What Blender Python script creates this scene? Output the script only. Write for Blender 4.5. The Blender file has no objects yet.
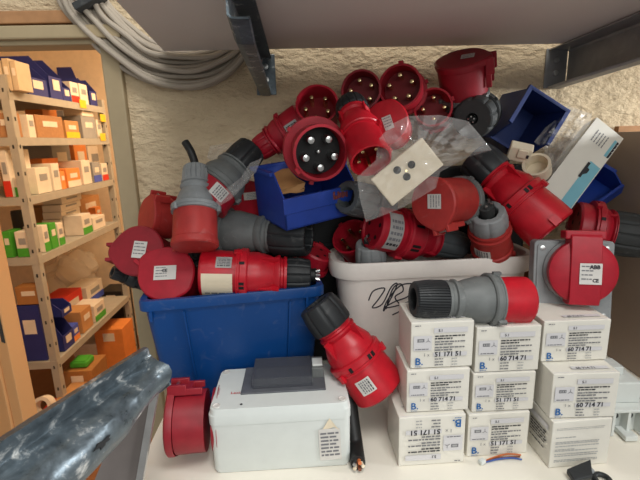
import bpy, bmesh, math, random
from mathutils import Vector, Matrix, Euler
random.seed(7)
sc = bpy.context.scene
COL = sc.collection
PI = math.pi

# ------------------------------------------------------------ camera
F = 430.0
YAW, PITCH, ROLL = math.radians(2.9), math.radians(13.0), math.radians(1.7)
CAM = Vector((0, 0, 0.446))
fw = Vector((math.sin(YAW)*math.cos(PITCH), math.cos(YAW)*math.cos(PITCH), -math.sin(PITCH)))
r0 = Vector((math.cos(YAW), -math.sin(YAW), 0))
u0 = r0.cross(fw)
rt = r0*math.cos(ROLL) - u0*math.sin(ROLL)
up = u0*math.cos(ROLL) + r0*math.sin(ROLL)
cam = bpy.data.objects.new('camera', bpy.data.cameras.new('camera'))
COL.objects.link(cam); sc.camera = cam
cam.matrix_world = Matrix.Translation(CAM) @ Matrix((rt, up, -fw)).transposed().to_4x4()
cam.data.sensor_fit = 'HORIZONTAL'; cam.data.sensor_width = 36
cam.data.lens = 36*F/640; cam.data.clip_start = .02
cam.data.dof.use_dof = True; cam.data.dof.focus_distance = .66; cam.data.dof.aperture_fstop = 14

# ------------------------------------------------------------ light
sc.view_settings.view_transform = 'Standard'; sc.view_settings.look = 'None'
sc.view_settings.gamma = 1; sc.view_settings.exposure = 0.0
w = bpy.data.worlds.new('world'); sc.world = w; w.use_nodes = True
w.node_tree.nodes['Background'].inputs[0].default_value = (1, .98, .95, 1)
w.node_tree.nodes['Background'].inputs[1].default_value = .33
def area(name, loc, target, size, power, color, sy=None):
    l = bpy.data.lights.new(name, 'AREA'); l.energy = power; l.color = color
    l.size = size
    if sy: l.shape = 'RECTANGLE'; l.size_y = sy
    o = bpy.data.objects.new(name, l); COL.objects.link(o); o.location = loc
    o.rotation_euler = (Vector(target)-Vector(loc)).to_track_quat('-Z', 'Y').to_euler()
    return o
area('window_daylight', (0.45, -1.6, 1.15), (0.2, .8, .2), 1.4, 20, (.97, 1, .985), 1.1)
area('board_fill_light', (.25, -.35, 1.9), (.25, .45, 0), .7, 20, (1, .99, .96))  # added overhead fill, brightens the front of the lower board
area('side_window_daylight', (2.3, .05, .60), (.55, .85, .52), .5, 52, (.95, .98, 1), .35)
area('back_room_lamp', (-.55, 1.3, 1.3), (-1.2, 2.2, 0), .4, 20, (1, .72, .44))
area('back_room_lamp_far', (-.6, 3.0, 1.2), (-.9, 2.9, -1), .6, 20, (1, .72, .44))

# ------------------------------------------------------------ pixel -> world rays
def ray(px, py): return fw*F + rt*(px-320) + up*(240-py)
def at(px, py, Y):
    d = ray(px, py); return CAM + d*(Y/d.y)
def at_z(px, py, Z):
    d = ray(px, py); return CAM + d*((Z-CAM.z)/d.z)
def at_x(px, py, X):
    d = ray(px, py); return CAM + d*(X/d.x)
def mpp(P): return (P-CAM).dot(fw)/F       # metres per pixel at P

# ------------------------------------------------------------ materials
M = {}
def lin(c): return tuple((x/255/12.92 if x/255 <= .04045 else ((x/255+.055)/1.055)**2.4) for x in c)
def mat(name, rgb, rough=.5, metal=0, var=.12, scale=60, bump=0, bscale=200, trans=0, alpha=1, ior=1.45, scuff=0, emit=None, coat=0, spec=None):
    m = bpy.data.materials.new(name); m.use_nodes = True
    n = m.node_tree.nodes; L = m.node_tree.links; b = n['Principled BSDF']
    c = lin(rgb)
    tc = n.new('ShaderNodeTexCoord')
    ns = n.new('ShaderNodeTexNoise'); ns.inputs['Scale'].default_value = scale; ns.inputs['Detail'].default_value = 4
    L.new(tc.outputs['Object'], ns.inputs['Vector'])
    cr = n.new('ShaderNodeValToRGB')
    cr.color_ramp.elements[0].position = .3; cr.color_ramp.elements[1].position = .7
    cr.color_ramp.elements[0].color = tuple(x*(1-var) for x in c)+(1,)
    cr.color_ramp.elements[1].color = tuple(min(1, x*(1+var)) for x in c)+(1,)
    L.new(ns.outputs['Fac'], cr.inputs[0])
    out = cr.outputs[0]
    if scuff:
        n2 = n.new('ShaderNodeTexNoise'); n2.inputs['Scale'].default_value = 45; n2.inputs['Detail'].default_value = 8; n2.inputs['Distortion'].default_value = 1.5
        L.new(tc.outputs['Object'], n2.inputs['Vector'])
        r2 = n.new('ShaderNodeValToRGB'); r2.color_ramp.elements[0].position = .60; r2.color_ramp.elements[1].position = .72
        L.new(n2.outputs['Fac'], r2.inputs[0])
        mx = n.new('ShaderNodeMix'); mx.data_type = 'RGBA'
        ml = n.new('ShaderNodeMath'); ml.operation = 'MULTIPLY'; ml.inputs[1].default_value = scuff
        L.new(r2.outputs[0], ml.inputs[0]); L.new(ml.outputs[0], mx.inputs[0]); L.new(out, mx.inputs[6])
        mx.inputs[7].default_value = (.55, .53, .5, 1)
        out = mx.outputs[2]
    L.new(out, b.inputs['Base Color'])
    b.inputs['Roughness'].default_value = rough; b.inputs['Metallic'].default_value = metal
    b.inputs['Transmission Weight'].default_value = trans; b.inputs['Alpha'].default_value = alpha; b.inputs['IOR'].default_value = ior
    if coat: b.inputs['Coat Weight'].default_value = coat
    if spec is not None: b.inputs['Specular IOR Level'].default_value = spec
    if bump:
        nb = n.new('ShaderNodeTexNoise'); nb.inputs['Scale'].default_value = bscale; nb.inputs['Detail'].default_value = 5
        L.new(tc.outputs['Object'], nb.inputs['Vector'])
        bp = n.new('ShaderNodeBump'); bp.inputs['Strength'].default_value = bump; bp.inputs['Distance'].default_value = .002
        L.new(nb.outputs['Fac'], bp.inputs['Height']); L.new(bp.outputs[0], b.inputs['Normal'])
    M[name] = m; return m
mat('red', (164, 22, 40), .42, bump=.05)
mat('bright_red', (186, 22, 38), .36, bump=.05)
mat('dark_red', (140, 26, 38), .45, bump=.05)
mat('faded_red', (166, 46, 42), .5, scuff=.10)
mat('inner_red', (120, 16, 26), .5)
mat('grey', (106, 109, 108), .5, scuff=.12)
mat('light_grey', (136, 139, 140), .5, scuff=.15)
mat('dark_grey', (72, 76, 78), .5, scuff=.1)
mat('black', (34, 36, 38), .5, scuff=.07)
mat('rubber', (48, 50, 50), .65, scuff=.1)
mat('deep_black', (12, 12, 13), .6)
mat('brass', (222, 200, 150), .25, metal=1)
mat('steel', (200, 200, 198), .28, metal=1)
mat('sticker', (206, 202, 196), .5, var=.05)
mat('silver_sticker', (160, 158, 155), .4, var=.1)
mat('ink', (40, 40, 46), .6, var=0)
mat('grey_ink', (204, 202, 203), .6, var=0)
mat('mid_ink', (112, 112, 116), .6, var=0)
mat('pale_ink', (160, 160, 160), .6, var=0)
mat('blue_ink', (20, 95, 160), .6, var=0)
mat('red_ink', (190, 50, 60), .6, var=0)
mat('carton', (220, 216, 205), .65, var=.03, scale=25)
mat('enclosure', (208, 212, 208), .42, var=.02)
mat('smoke_clear', (84, 86, 94), .08, var=0, alpha=.46)
mat('window_grey', (88, 90, 95), .4)
mat('blue', (8, 64, 126), .38, scuff=.05, var=.08, scale=12)
mat('bin_blue', (30, 60, 145), .42, var=.08)
mat('navy', (28, 48, 104), .45)
mat('rust', (110, 50, 50), .8, var=.3, scale=200)
mat('tub', (226, 218, 210), .4, var=.03)
mat('shelf_white', (232, 226, 212), .45, var=.02, scale=8)
mat('melamine', (212, 203, 196), .55, var=.03, scale=5)
mat('brown_board', (160, 142, 126), .6, var=.06, scale=10)
mat('cardboard', (170, 125, 85), .8, var=.1)
mat('cable_grey', (168, 156, 140), .55, var=.04)
mat('cable_black', (30, 30, 30), .5)
mat('copper', (190, 110, 70), .3, metal=1)
mat('orange_wire', (200, 110, 60), .5); mat('blue_wire', (60, 90, 160), .5); mat('brown_wire', (120, 70, 50), .5)
mat('teal', (120, 180, 196), .5, var=.03)
mat('cream', (222, 208, 182), .5, var=.03)
mat('frame_paint', (164, 146, 114), .55, var=.03)
mat('door_wood', (222, 168, 112), .55, var=.05, scale=3)
mat('plastic_bag', (235, 232, 228), .06, var=0, alpha=.13, spec=1.0)
mat('bubble', (235, 232, 225), .2, var=0, alpha=.18, spec=1.0)
mat('bag_haze', (225, 215, 200), .3, var=0, alpha=.5)
for nm, c in dict(r_white=(225, 215, 200), r_brown=(165, 115, 65), r_blue=(40, 48, 120), r_green=(70, 160, 50), r_orange=(228, 140, 70),
                  r_red=(205, 50, 30), r_grey=(150, 150, 150), r_black=(35, 32, 30), r_yellow=(230, 190, 40), r_rack=(168, 164, 154),
                  r_wall=(232, 212, 184), r_floor=(130, 90, 60), r_pblue=(70, 90, 190), r_kraft=(190, 140, 90), r_sleeve=(200, 180, 150)).items():
    mat(nm, c, .6, var=.06, scale=20)
def galvanised():
    m = mat('galvanised', (128, 132, 134), .32, metal=.55, bump=.3, bscale=90)
    n = m.node_tree.nodes; L = m.node_tree.links; b = n['Principled BSDF']
    tc = n.new('ShaderNodeTexCoord'); v = n.new('ShaderNodeTexNoise'); v.inputs['Scale'].default_value = 38
    v.inputs['Detail'].default_value = 9; v.inputs['Roughness'].default_value = .7; v.inputs['Distortion'].default_value = .35
    L.new(tc.outputs['Object'], v.inputs['Vector'])
    r = n.new('ShaderNodeValToRGB'); e = r.color_ramp.elements
    e[0].position = .34; e[0].color = (.06, .075, .085, 1); e[1].position = .68; e[1].color = (.80, .79, .75, 1)
    e2 = r.color_ramp.elements.new(.55); e2.color = (.13, .16, .18, 1)
    L.new(v.outputs['Fac'], r.inputs[0]); L.new(r.outputs[0], b.inputs['Base Color'])
    q = n.new('ShaderNodeMapRange'); q.inputs[1].default_value = .3; q.inputs[2].default_value = .7; q.inputs[3].default_value = .22; q.inputs[4].default_value = .55
    L.new(v.outputs['Fac'], q.inputs[0]); L.new(q.outputs[0], b.inputs['Roughness'])
galvanised()
mat('bracket_grey', (140, 140, 138), .42, metal=.15, var=.15, scale=30, scuff=.12)
mat('plate_grey', (116, 108, 104), .5, metal=.15, var=.1, scale=25)
def plaster():
    m = bpy.data.materials.new('plaster'); m.use_nodes = True
    n = m.node_tree.nodes; L = m.node_tree.links; b = n['Principled BSDF']
    tc = n.new('ShaderNodeTexCoord')
    a = n.new('ShaderNodeTexNoise'); a.inputs['Scale'].default_value = 62; a.inputs['Detail'].default_value = 6; a.inputs['Roughness'].default_value = .6
    mp = n.new('ShaderNodeMapping'); mp.inputs['Scale'].default_value = (1, 1, 1.8)
    L.new(tc.outputs['Object'], mp.inputs[0]); L.new(mp.outputs[0], a.inputs['Vector'])
    c = n.new('ShaderNodeTexNoise'); c.inputs['Scale'].default_value = 18; c.inputs['Detail'].default_value = 4
    L.new(mp.outputs[0], c.inputs['Vector'])
    s = n.new('ShaderNodeMath'); s.operation = 'MULTIPLY_ADD'; s.inputs[1].default_value = 1.2
    L.new(c.outputs['Fac'], s.inputs[0]); L.new(a.outputs['Fac'], s.inputs[2])
    bp = n.new('ShaderNodeBump'); bp.inputs['Strength'].default_value = 1; bp.inputs['Distance'].default_value = .011
    L.new(s.outputs[0], bp.inputs['Height']); L.new(bp.outputs[0], b.inputs['Normal'])
    r = n.new('ShaderNodeValToRGB'); r.color_ramp.elements[0].color = lin((205, 182, 146))+(1,); r.color_ramp.elements[1].color = lin((232, 210, 174))+(1,)
    L.new(c.outputs['Fac'], r.inputs[0]); L.new(r.outputs[0], b.inputs['Base Color']); b.inputs['Roughness'].default_value = .85
    M['plaster'] = m
plaster()

# ------------------------------------------------------------ mesh helpers
def part(name, bm, mats, parent=None, smooth=True, mw=None, label=None, bevel=0, sharp=32):
    me = bpy.data.meshes.new(name); bmesh.ops.recalc_face_normals(bm, faces=bm.faces)
    if smooth:
        for f in bm.faces: f.smooth = True
        for e in bm.edges:
            if len(e.link_faces) == 2 and e.calc_face_angle(0) > math.radians(sharp): e.smooth = False
    bm.to_mesh(me); bm.free()
    for m in (mats if isinstance(mats, (list, tuple)) else [mats]): me.materials.append(M[m])
    o = bpy.data.objects.new(name, me); COL.objects.link(o)
    if parent is not None: o.parent = parent
    if mw is not None: o.matrix_basis = mw
    if label: o['label'] = label
    if bevel:
        md = o.modifiers.new('bevel', 'BEVEL'); md.width = bevel; md.segments = 2; md.limit_method = 'ANGLE'
    return o
def tag(o, label, cat, group=None, kind=None):
    o['label'] = label; o['category'] = cat
    if group: o['group'] = group
    if kind: o['kind'] = kind
    return o
def empty(name, mw, label, cat, group=None):
    o = bpy.data.objects.new(name, None); COL.objects.link(o); o.matrix_world = mw
    o.empty_display_size = .02
    return tag(o, label, cat, group)
def structure(o): o['kind'] = 'structure'; return o
def box(bm, c, s, rot=None, mi=0):
    m = Matrix.Translation(c) @ (rot.to_4x4() if rot else Matrix()) @ Matrix.Diagonal((s[0], s[1], s[2], 1))
    r = bmesh.ops.create_cube(bm, size=1, matrix=m)
    fs = set(f for v in r['verts'] for f in v.link_faces)
    for f in fs: f.material_index = mi
    return r['verts']
def BM(): return bmesh.new()
def solidify(b, geom, thickness):
    b.normal_update(); bmesh.ops.solidify(b, geom=geom, thickness=thickness)
def lathe(bm, prof, seg=48, mod=None, mi=0):
    rings = []
    for r, z in prof:
        if r < 1e-6: rings.append([bm.verts.new((0, 0, z))])
        else:
            rings.append([bm.verts.new((r*(mod(2*PI*i/seg, z) if mod else 1)*math.cos(2*PI*i/seg), r*(mod(2*PI*i/seg, z) if mod else 1)*math.sin(2*PI*i/seg), z)) for i in range(seg)])
    for a, b in zip(rings, rings[1:]):
        for i in range(seg):
            j = (i+1) % seg
            if len(a) == 1 and len(b) == 1: continue
            if len(a) == 1: f = bm.faces.new((a[0], b[i], b[j]))
            elif len(b) == 1: f = bm.faces.new((a[i], a[j], b[0]))
            else: f = bm.faces.new((a[i], a[j], b[j], b[i]))
            f.material_index = mi
def prism(bm, pts, z0, z1, mi=0):
    a = [bm.verts.new((x, y, z0)) for x, y in pts]; b = [bm.verts.new((x, y, z1)) for x, y in pts]
    n = len(pts); fs = [bm.faces.new(a[::-1]), bm.faces.new(b)]
    for i in range(n): fs.append(bm.faces.new((a[i], a[(i+1) % n], b[(i+1) % n], b[i])))
    for f in fs: f.material_index = mi
def tube(bm, pts, r, seg=10, mi=0, caps=True):
    pts = [Vector(p) for p in pts]; rings = []; n = len(pts); prev = None
    for i, p in enumerate(pts):
        d = (pts[min(i+1, n-1)]-pts[max(i-1, 0)]).normalized()
        if prev is None: prev = d.orthogonal().normalized()
        x = (prev - d*prev.dot(d)).normalized(); prev = x; y = d.cross(x)
        rr = r[i] if isinstance(r, (list, tuple)) else r
        rings.append([bm.verts.new(p + (x*math.cos(2*PI*k/seg)+y*math.sin(2*PI*k/seg))*rr) for k in range(seg)])
    for a, b in zip(rings, rings[1:]):
        for k in range(seg):
            f = bm.faces.new((a[k], a[(k+1) % seg], b[(k+1) % seg], b[k])); f.material_index = mi
    if caps:
        bm.faces.new(rings[0][::-1]).material_index = mi; bm.faces.new(rings[-1]).material_index = mi
def spline(pts, n=12):
    pts = [Vector(p) for p in pts]; out = []
    P = [pts[0]]+pts+[pts[-1]]
    for i in range(1, len(P)-2):
        for k in range(n):
            t = k/n; a, b, c, d = P[i-1:i+3]
            out.append(.5*((2*b)+(c-a)*t+(2*a-5*b+4*c-d)*t*t+(3*b-a-3*c+d)*t**3))
    out.append(pts[-1]); return out
def text_into(bm, s, mw, size, mi=0, bold=0, flip=False):
    cu = bpy.data.curves.new('t', 'FONT'); cu.body = s; cu.size = size; cu.offset = bold; cu.resolution_u = 2
    o = bpy.data.objects.new('t', cu); COL.objects.link(o)
    dg = bpy.context.evaluated_depsgraph_get(); me = o.evaluated_get(dg).to_mesh()
    vs = [bm.verts.new(mw @ v.co) for v in me.vertices]
    for p in me.polygons:
        try: f = bm.faces.new([vs[i] for i in p.vertices]); f.material_index = mi
        except ValueError: pass
    o.evaluated_get(dg).to_mesh_clear(); bpy.data.objects.remove(o); bpy.data.curves.remove(cu)
def rect(bm, mw, x0, y0, x1, y1, z, mi):
    f = bm.faces.new([bm.verts.new(mw @ Vector(p)) for p in ((x0, y0, z), (x1, y0, z), (x1, y1, z), (x0, y1, z))]); f.material_index = mi
def words(bm, mw, x0, x1, y, h, z, mi, rnd, fill=.85):
    x = x0
    while x < x1-h:
        wd = min(rnd.uniform(1.2, 4.2)*h, x1-x)
        rect(bm, mw, x, y, x+wd, y+h, z, mi); x += wd + h*.55
        if x > x0+(x1-x0)*fill: break

# orientation whose local Z runs B->F and local X turns toward the viewer's side
def axis_frame(Fp, Bp, rot=0):
    z = (Fp-Bp).normalized(); c = (Fp+Bp)/2
    t = (CAM-c).normalized()
    if abs(t.dot(z)) > .86: t = Vector((0, 0, 1))
    x = (t - z*t.dot(z)).normalized(); y = z.cross(x)
    m = Matrix((x, y, z)).transposed() @ Matrix.Rotation(rot, 3, 'Z')
    return Matrix.Translation(Bp) @ m.to_4x4()

def curved_label(root, R, z0, z1, a0, a1, matname='sticker', label=None, seed=1, text=None):
    """sticker wrapped on a cylinder of radius R, with lines of print"""
    bm = BM(); n = 12; e = .0006
    def P(a, z, k): return Vector(((R+k)*math.cos(a), (R+k)*math.sin(a), z))
    for i in range(n):
        u0_, u1_ = a0+(a1-a0)*i/n, a0+(a1-a0)*(i+1)/n
        f = bm.faces.new([bm.verts.new(p) for p in (P(u0_, z0, e), P(u1_, z0, e), P(u1_, z1, e), P(u0_, z1, e))]); f.material_index = 0
    rnd = random.Random(seed); k = 5
    for j in range(k):
        aa = a0+(a1-a0)*(.14+.72*j/k); ab = aa+(a1-a0)*.07; z = z0+(z1-z0)*.1
        while z < z0+(z1-z0)*.85:
            d = (z1-z0)*rnd.uniform(.08, .25); ze = min(z+d, z1-(z1-z0)*.1)
            f = bm.faces.new([bm.verts.new(p) for p in (P(aa, z, 2*e), P(ab, z, 2*e), P(ab, ze, 2*e), P(aa, ze, 2*e))]); f.material_index = 1 if j == 0 else 2
            z = ze+(z1-z0)*.05
    bmesh.ops.remove_doubles(bm, verts=bm.verts, dist=1e-6)
    return part('label', bm, [matname, 'mid_ink' if matname == 'cream' else 'ink', 'cream' if matname == 'cream' else 'mid_ink'], root, label=label or 'printed rating sticker')
def flat_label(parent, mw, w, h, matname='sticker', seed=1, texts=(), lines=4, label=None):
    bm = BM(); I = Matrix()
    rect(bm, I, -w/2, -h/2, w/2, h/2, .0005, 0)
    rnd = random.Random(seed)
    for s, x, y, sz, b in texts:
        text_into(bm, s, Matrix.Translation((x*w-w/2, y*h-h/2, .0009)), sz*h, 1, b*h)
    for j in range(lines):
        words(bm, I, -w*.42, w*(.42 if not texts else .1), h*(.36-.8*j/max(lines, 1))-h*.03, h*.055, .0009, 2, rnd)
    return part('label', bm, [matname, 'ink', 'mid_ink'], parent, False, mw, label=label or 'printed rating sticker')

def nut_mod(n, d): return lambda a, z: 1-d*(0.5+0.5*math.cos(n*a))**12
def gland(root, R, z0, z1, matname, n=10, stub=None, stubmat='cable_black', hf=.55):
    """cable gland nut between z0 (back end) and z1 (body side), open at the back"""
    L = z1-z0; h = R*hf
    prof = [(h*.98, z0+L*.5), (h, z0+L*.04), (h*1.06, z0), (R*.84, z0), (R*.91, z0+L*.05), (R*.97, z0+L*.30), (R, z0+L*.5), (R, z0+L*.90), (R*.95, z1), (0, z1)]
    bm = BM(); lathe(bm, prof, n*12, nut_mod(n, .06))
    bm2 = BM(); lathe(bm2, [(0, z0+L*.45), (h*.97, z0+L*.45)], 24)
    nut = part('gland_nut', bm, matname, root, sharp=25)
    part('cable_opening', bm2, 'deep_black', nut)
    if stub:
        b = BM(); tube(b, [(0, 0, z0+L*.4), (0, 0, z0-stub*.5), (.001, 0, z0-stub)], h*.72, 14)
        c = part('cable', b, stubmat, root)
        b = BM()
        for k in range(5):
            a = 2*PI*k/5; q = h*.38
            tube(b, [(q*math.cos(a), q*math.sin(a), z0-stub+.002), (q*1.4*math.cos(a), q*1.4*math.sin(a), z0-stub-.006)], h*.13, 6)
        part('wire_end', b, 'steel', c)
def pins(root, R, z0, z1, n, matname, off=0, pr=.085, rad=.55, centre=False):
    for k in range(n):
        a = off+2*PI*k/n
        b = BM(); r = R*pr
        lathe(b, [(0, z0), (r, z0), (r, z1-r), (r*.8, z1-r*.3), (0, z1)], 12)
        bmesh.ops.translate(b, verts=b.verts, vec=(R*rad*math.cos(a), R*rad*math.sin(a), 0))
        part('pin', b, matname, root)
    if centre:
        b = BM(); lathe(b, [(0, z0), (R*.06, z0), (R*.06, z0+(z1-z0)*.5), (0, z0+(z1-z0)*.55)], 10); part('pilot_pin', b, matname, root)

def plug(name, label, cat, Fp, Bp, wpx, ends='pins', c=('red', 'red', 'red', 'black'), npin=5, pinmat='brass', face='inner_red',
         tc=.36, tr=.46, tb=.74, rb=.72, rn=.70, ringR=1.1, rot=0, off=.3, stub=None, stubmat='cable_black', nutn=10,
         labels=(), lidlabel=None, group=None, hinge=0, lug=PI, slots=True, centre=False, pr=.11, fins=True, bodyR=.94, nut=True, R=None, stickmat='sticker', hf=.55):
    Fp, Bp = Vector(Fp), Vector(Bp)
    L = (Fp-Bp).length; R = R or wpx/2*mpp((Fp*.7+Bp*.3))
    root = empty(name, axis_frame(Fp, Bp, rot), label, cat, group)
    Z = lambda t: L*(1-t)
    # collar / shroud
    if ends == 'pins':
        d = min(.036, L*tc*.85)
        prof = [(0, Z(tc)), (R*.95, Z(tc)), (R*.97, Z(tc*.3)), (R, Z(tc*.25)), (R, Z(0)), (R*.9, Z(0)), (R*.885, L-d), (0, L-d)]
        b = BM(); lathe(b, prof, 56)
        box(b, (R*1.03*math.cos(lug), R*1.03*math.sin(lug), L-.007), (R*.16, R*.22, .014), Matrix.Rotation(lug, 3, 'Z'))
        part('collar', b, c[0], root)
        b = BM(); lathe(b, [(0, L-d+.003), (R*.87, L-d+.003), (R*.87, L-d+.0005), (0, L-d+.0005)], 40); part('insert', b, face, root)
        pins(root, R, L-d+.003, L-(.006 if pinmat == 'brass' else .002), npin, pinmat, off, pr=pr, centre=centre)
    elif ends == 'lid':
        b = BM(); lathe(b, [(0, Z(tc)), (R*.93, Z(tc)), (R*.95, L-.012), (R*.9, L-.01), (0, L-.01)], 56); part('collar', b, c[0], root)
        b = BM()
        lidm = lambda a, z: 1+.16*max(0, math.cos(a-hinge))**14+.05*max(0, math.cos(a-hinge-PI))**30
        lathe(b, [(0, L-.0085), (R*.9, L-.0085), (R*.98, L-.011), (R, L-.007), (R, L-.002), (R*.95, L), (R*.5, L+.0012), (0, L+.0016)], 64, lidm)
        lid = part('lid', b, c[4] if len(c) > 4 else c[0], root)
        b = BM(); rh = Matrix.Rotation(hinge, 3, 'Z')
        for s in (-1, 1):
            box(b, rh @ Vector((R*1.10, s*R*.30, L-.014)), (R*.32, R*.14, .026), rh); box(b, rh @ Vector((R*1.04, s*R*.30, L-.034)), (R*.20, R*.12, .03), rh)
        box(b, rh @ Vector((R*1.02, 0, L-.024)), (R*.22, R*.62, .02), rh)
        part('hinge', b, c[0], root, bevel=.001)
        b = BM(); m = Matrix.Translation(rh @ Vector((R*1.14, 0, L-.012))) @ Matrix.Rotation(hinge, 4, 'Z') @ Matrix.Rotation(PI/2, 4, 'X')
        lathe(b, [(0, -R*.36), (R*.05, -R*.36), (R*.05, R*.36), (0, R*.36)], 10); bmesh.ops.transform(b, matrix=m, verts=b.verts); part('hinge_pin', b, 'steel', root)
        if lidlabel:
            lw, lh, lr, ox, oy, tx = lidlabel
            mw = Matrix.Translation((ox*R, oy*R, L+.0022)) @ Matrix.Rotation(lr, 4, 'Z')
            flat_label(lid, mw, lw*R, lh*R, 'sticker', hash(name) % 97, tx)
    else:   # plain closed or socket face
        b = BM(); lathe(b, [(0, Z(tc)), (R*.95, Z(tc)), (R, Z(tc*.4)), (R, L-.003), (R*.93, L), (R*.82, L), (R*.8, L-.004), (0, L-.004)], 56)
        box(b, (R*1.03*math.cos(lug), R*1.03*math.sin(lug), L-.007), (R*.16, R*.3, .014), Matrix.Rotation(lug, 3, 'Z'))
        part('collar', b, c[0], root)
        b = BM()
        for k in range(npin):
            a = off+2*PI*k/npin; q = R*.5
            b2 = [(q*math.cos(a)+R*.1*math.cos(t*PI/6), q*math.sin(a)+R*.1*math.sin(t*PI/6), L-.0035) for t in range(12)]
            b.faces.new([b.verts.new(v) for v in b2])
        part('socket_hole', b, 'deep_black', root)['kind'] = 'stuff'
    # locking ring
    if ringR:
        b = BM(); rr = R*ringR
        lathe(b, [(R*.9, Z(tr)), (rr*.95, Z(tr)), (rr, Z(tr-.012)), (rr, Z(tc+.035)), (rr*.96, Z(tc+.025)), (rr*.96, Z(tc+.012)), (rr*.985, Z(tc+.008)), (rr*.985, Z(tc-.005)), (R*.9, Z(tc-.01))], 56)
        for k in range(3):
            a = .9+2*PI*k/3; box(b, ((rr+.001)*math.cos(a), (rr+.001)*math.sin(a), Z(tc+.01)), (R*.14, R*.16, L*.07), Matrix.Rotation(a, 3, 'Z'))
        ring = part('locking_ring', b, c[1], root)
        if slots:
            b = BM()
            for a in (-.55, -.38, .4, 2.4, 2.57, 4):
                box(b, (rr*math.cos(a), rr*math.sin(a), Z((tc+tr)/2)), (.0015, R*.12, L*(tr-tc)*.45), Matrix.Rotation(a, 3, 'Z'))
            part('slot', b, 'deep_black', ring)['kind'] = 'stuff'
    # body
    b = BM(); e = tb-tr
    prof = [(0, Z(tr-.01)), (R*bodyR, Z(tr-.01)), (R*bodyR, Z(tr+e*.22)), (R*(bodyR*.72+rb*.28), Z(tr+e*.36)), (R*(bodyR*.35+rb*.65), Z(tr+e*.54)), (R*rb, Z(tr+e*.66)),
            (R*rb*1.12, Z(tr+e*.76)), (R*rb*1.12, Z(tr+e*.82)), (R*rb*.98, Z(tr+e*.84)), (R*rb*.96, Z(tr+e*.90)), (R*rb*1.06, Z(tr+e*.93)), (R*rb*1.06, Z(tb)), (0, Z(tb))]
    lathe(b, prof, 56)
    if fins:
        for a in (.75, -.75, PI-.75, PI+.75):
            m3 = Matrix.Rotation(a, 4, 'Z')
            p0 = [(R*.6, Z(tr+e*.28)), (R*bodyR*1.0, Z(tr+e*.25)), (R*.98, Z(tr+e*.80)), (R*.6, Z(tr+e*.80))]
            vs = [[b.verts.new(m3 @ Vector((x, s*R*.035, z))) for x, z in p0] for s in (-1, 1)]
            b.faces.new(vs[0]); b.faces.new(vs[1][::-1])
            for i in range(4): b.faces.new((vs[0][i], vs[0][(i+1) % 4], vs[1][(i+1) % 4], vs[1][i]))
    part('body', b, c[2], root)
    if nut: gland(root, R*rn, 0, Z(tb)+.001, c[3], nutn, stub, stubmat, hf)
    for j, (t0, t1, a0, a1, *mm) in enumerate(labels): curved_label(root, R*(1.0 if t1 < tc else bodyR), Z(t1), Z(t0), a0, a1, mm[0] if mm else stickmat, seed=j+len(name))
    return root

# ============================================================ STRUCTURE
WALL = .85
EDGE = at(134, 150, WALL).x           # where the plaster starts, beside the door frame
OPEN = at(116, 150, WALL).x           # door opening edge
HEAD = at(50, 47, WALL).z             # underside of the door head
SHELF_Z = at(298, 50.5, WALL-.03).z
def slab(name, x0, x1, y0, y1, z0, z1, m):
    b = BM(); box(b, ((x0+x1)/2, (y0+y1)/2, (z0+z1)/2), (x1-x0, y1-y0, z1-z0)); return structure(part(name, b, m, smooth=False))
slab('wall_back', EDGE-.01, 2.2, WALL, WALL+.12, -1.25, 1.5, 'plaster')
FT = at(50, 27, WALL).z
slab('wall_above_door', -1.6, EDGE-.01, WALL+.012, WALL+.04, FT-.005, 1.5, 'plaster')
b = BM()   # door frame: architrave with a stepped profile, jamb side and head
box(b, ((OPEN+EDGE)/2, WALL+.01, (-1.25+FT)/2), (EDGE-OPEN, .05, FT+1.25))
box(b, (OPEN-.7, WALL+.01, (HEAD+FT)/2), (1.42, .05, FT-HEAD))
box(b, (OPEN-.7, WALL-.018, FT-.014), (1.42+2*(EDGE-OPEN), .02, .022))
box(b, (OPEN-.7, WALL-.016, HEAD+.012), (1.42, .012, .008))
structure(part('trim_1', b, 'frame_paint', smooth=False, bevel=.003))
b = BM(); zz = at(30, 12, WALL).z; box(b, (OPEN-.75, WALL, (FT+zz)/2+.002), (1.42, .02, zz-FT-.004)); structure(part('trim_2', b, 'cardboard', smooth=False, bevel=.002))
# back room shell
slab('floor', -3.4, .4, WALL+.12, 4.6, -1.45, -1.25, 'r_floor')
slab('wall_far', -3.4, .4, 3.75, 3.85, -1.25, 1.5, 'r_wall')
slab('wall_left', -3.0, -2.9, WALL, 3.8, -1.25, 1.5, 'r_wall')
slab('wall_partition', -.33, -.23, WALL+.12, 3.8, -1.25, 1.5, 'r_wall')
slab('ceiling', -3.0, -.23, WALL+.12, 3.85, 1.45, 1.55, 'r_wall')
slab('wall_door_side', -3.0, -1.7, WALL, WALL+.12, -1.25, 1.5, 'r_wall')

# open door leaf at the left, its edge with the strike plate toward us
P0 = at(8, 250, .98); P1 = at(0, 250, .98)
LY = 1.12
dx = at(6, 340, LY).x
leaf = empty('door_1', Matrix.Translation((dx, LY, -1.2)) @ Matrix.Rotation(-.62, 4, 'Z'), 'pale wooden door leaf standing open at the doorway', 'door'); leaf['kind'] = 'structure'
b = BM(); box(b, (-.31, .02, .98), (.62, .04, 1.94)); part('leaf', b, 'door_wood', leaf, False, bevel=.002)
b = BM(); box(b, (-.075, -.004, .98), (.014, .008, 1.7)); part('moulding', b, 'door_wood', leaf, False, bevel=.002)
zc = at(12, 326, LY).z+1.2
b = BM(); box(b, (-.016, -.0015, zc), (.018, .003, .10)); part('strike_plate', b, 'rubber', leaf, False, bevel=.001, label='dark metal strike plate')

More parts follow.
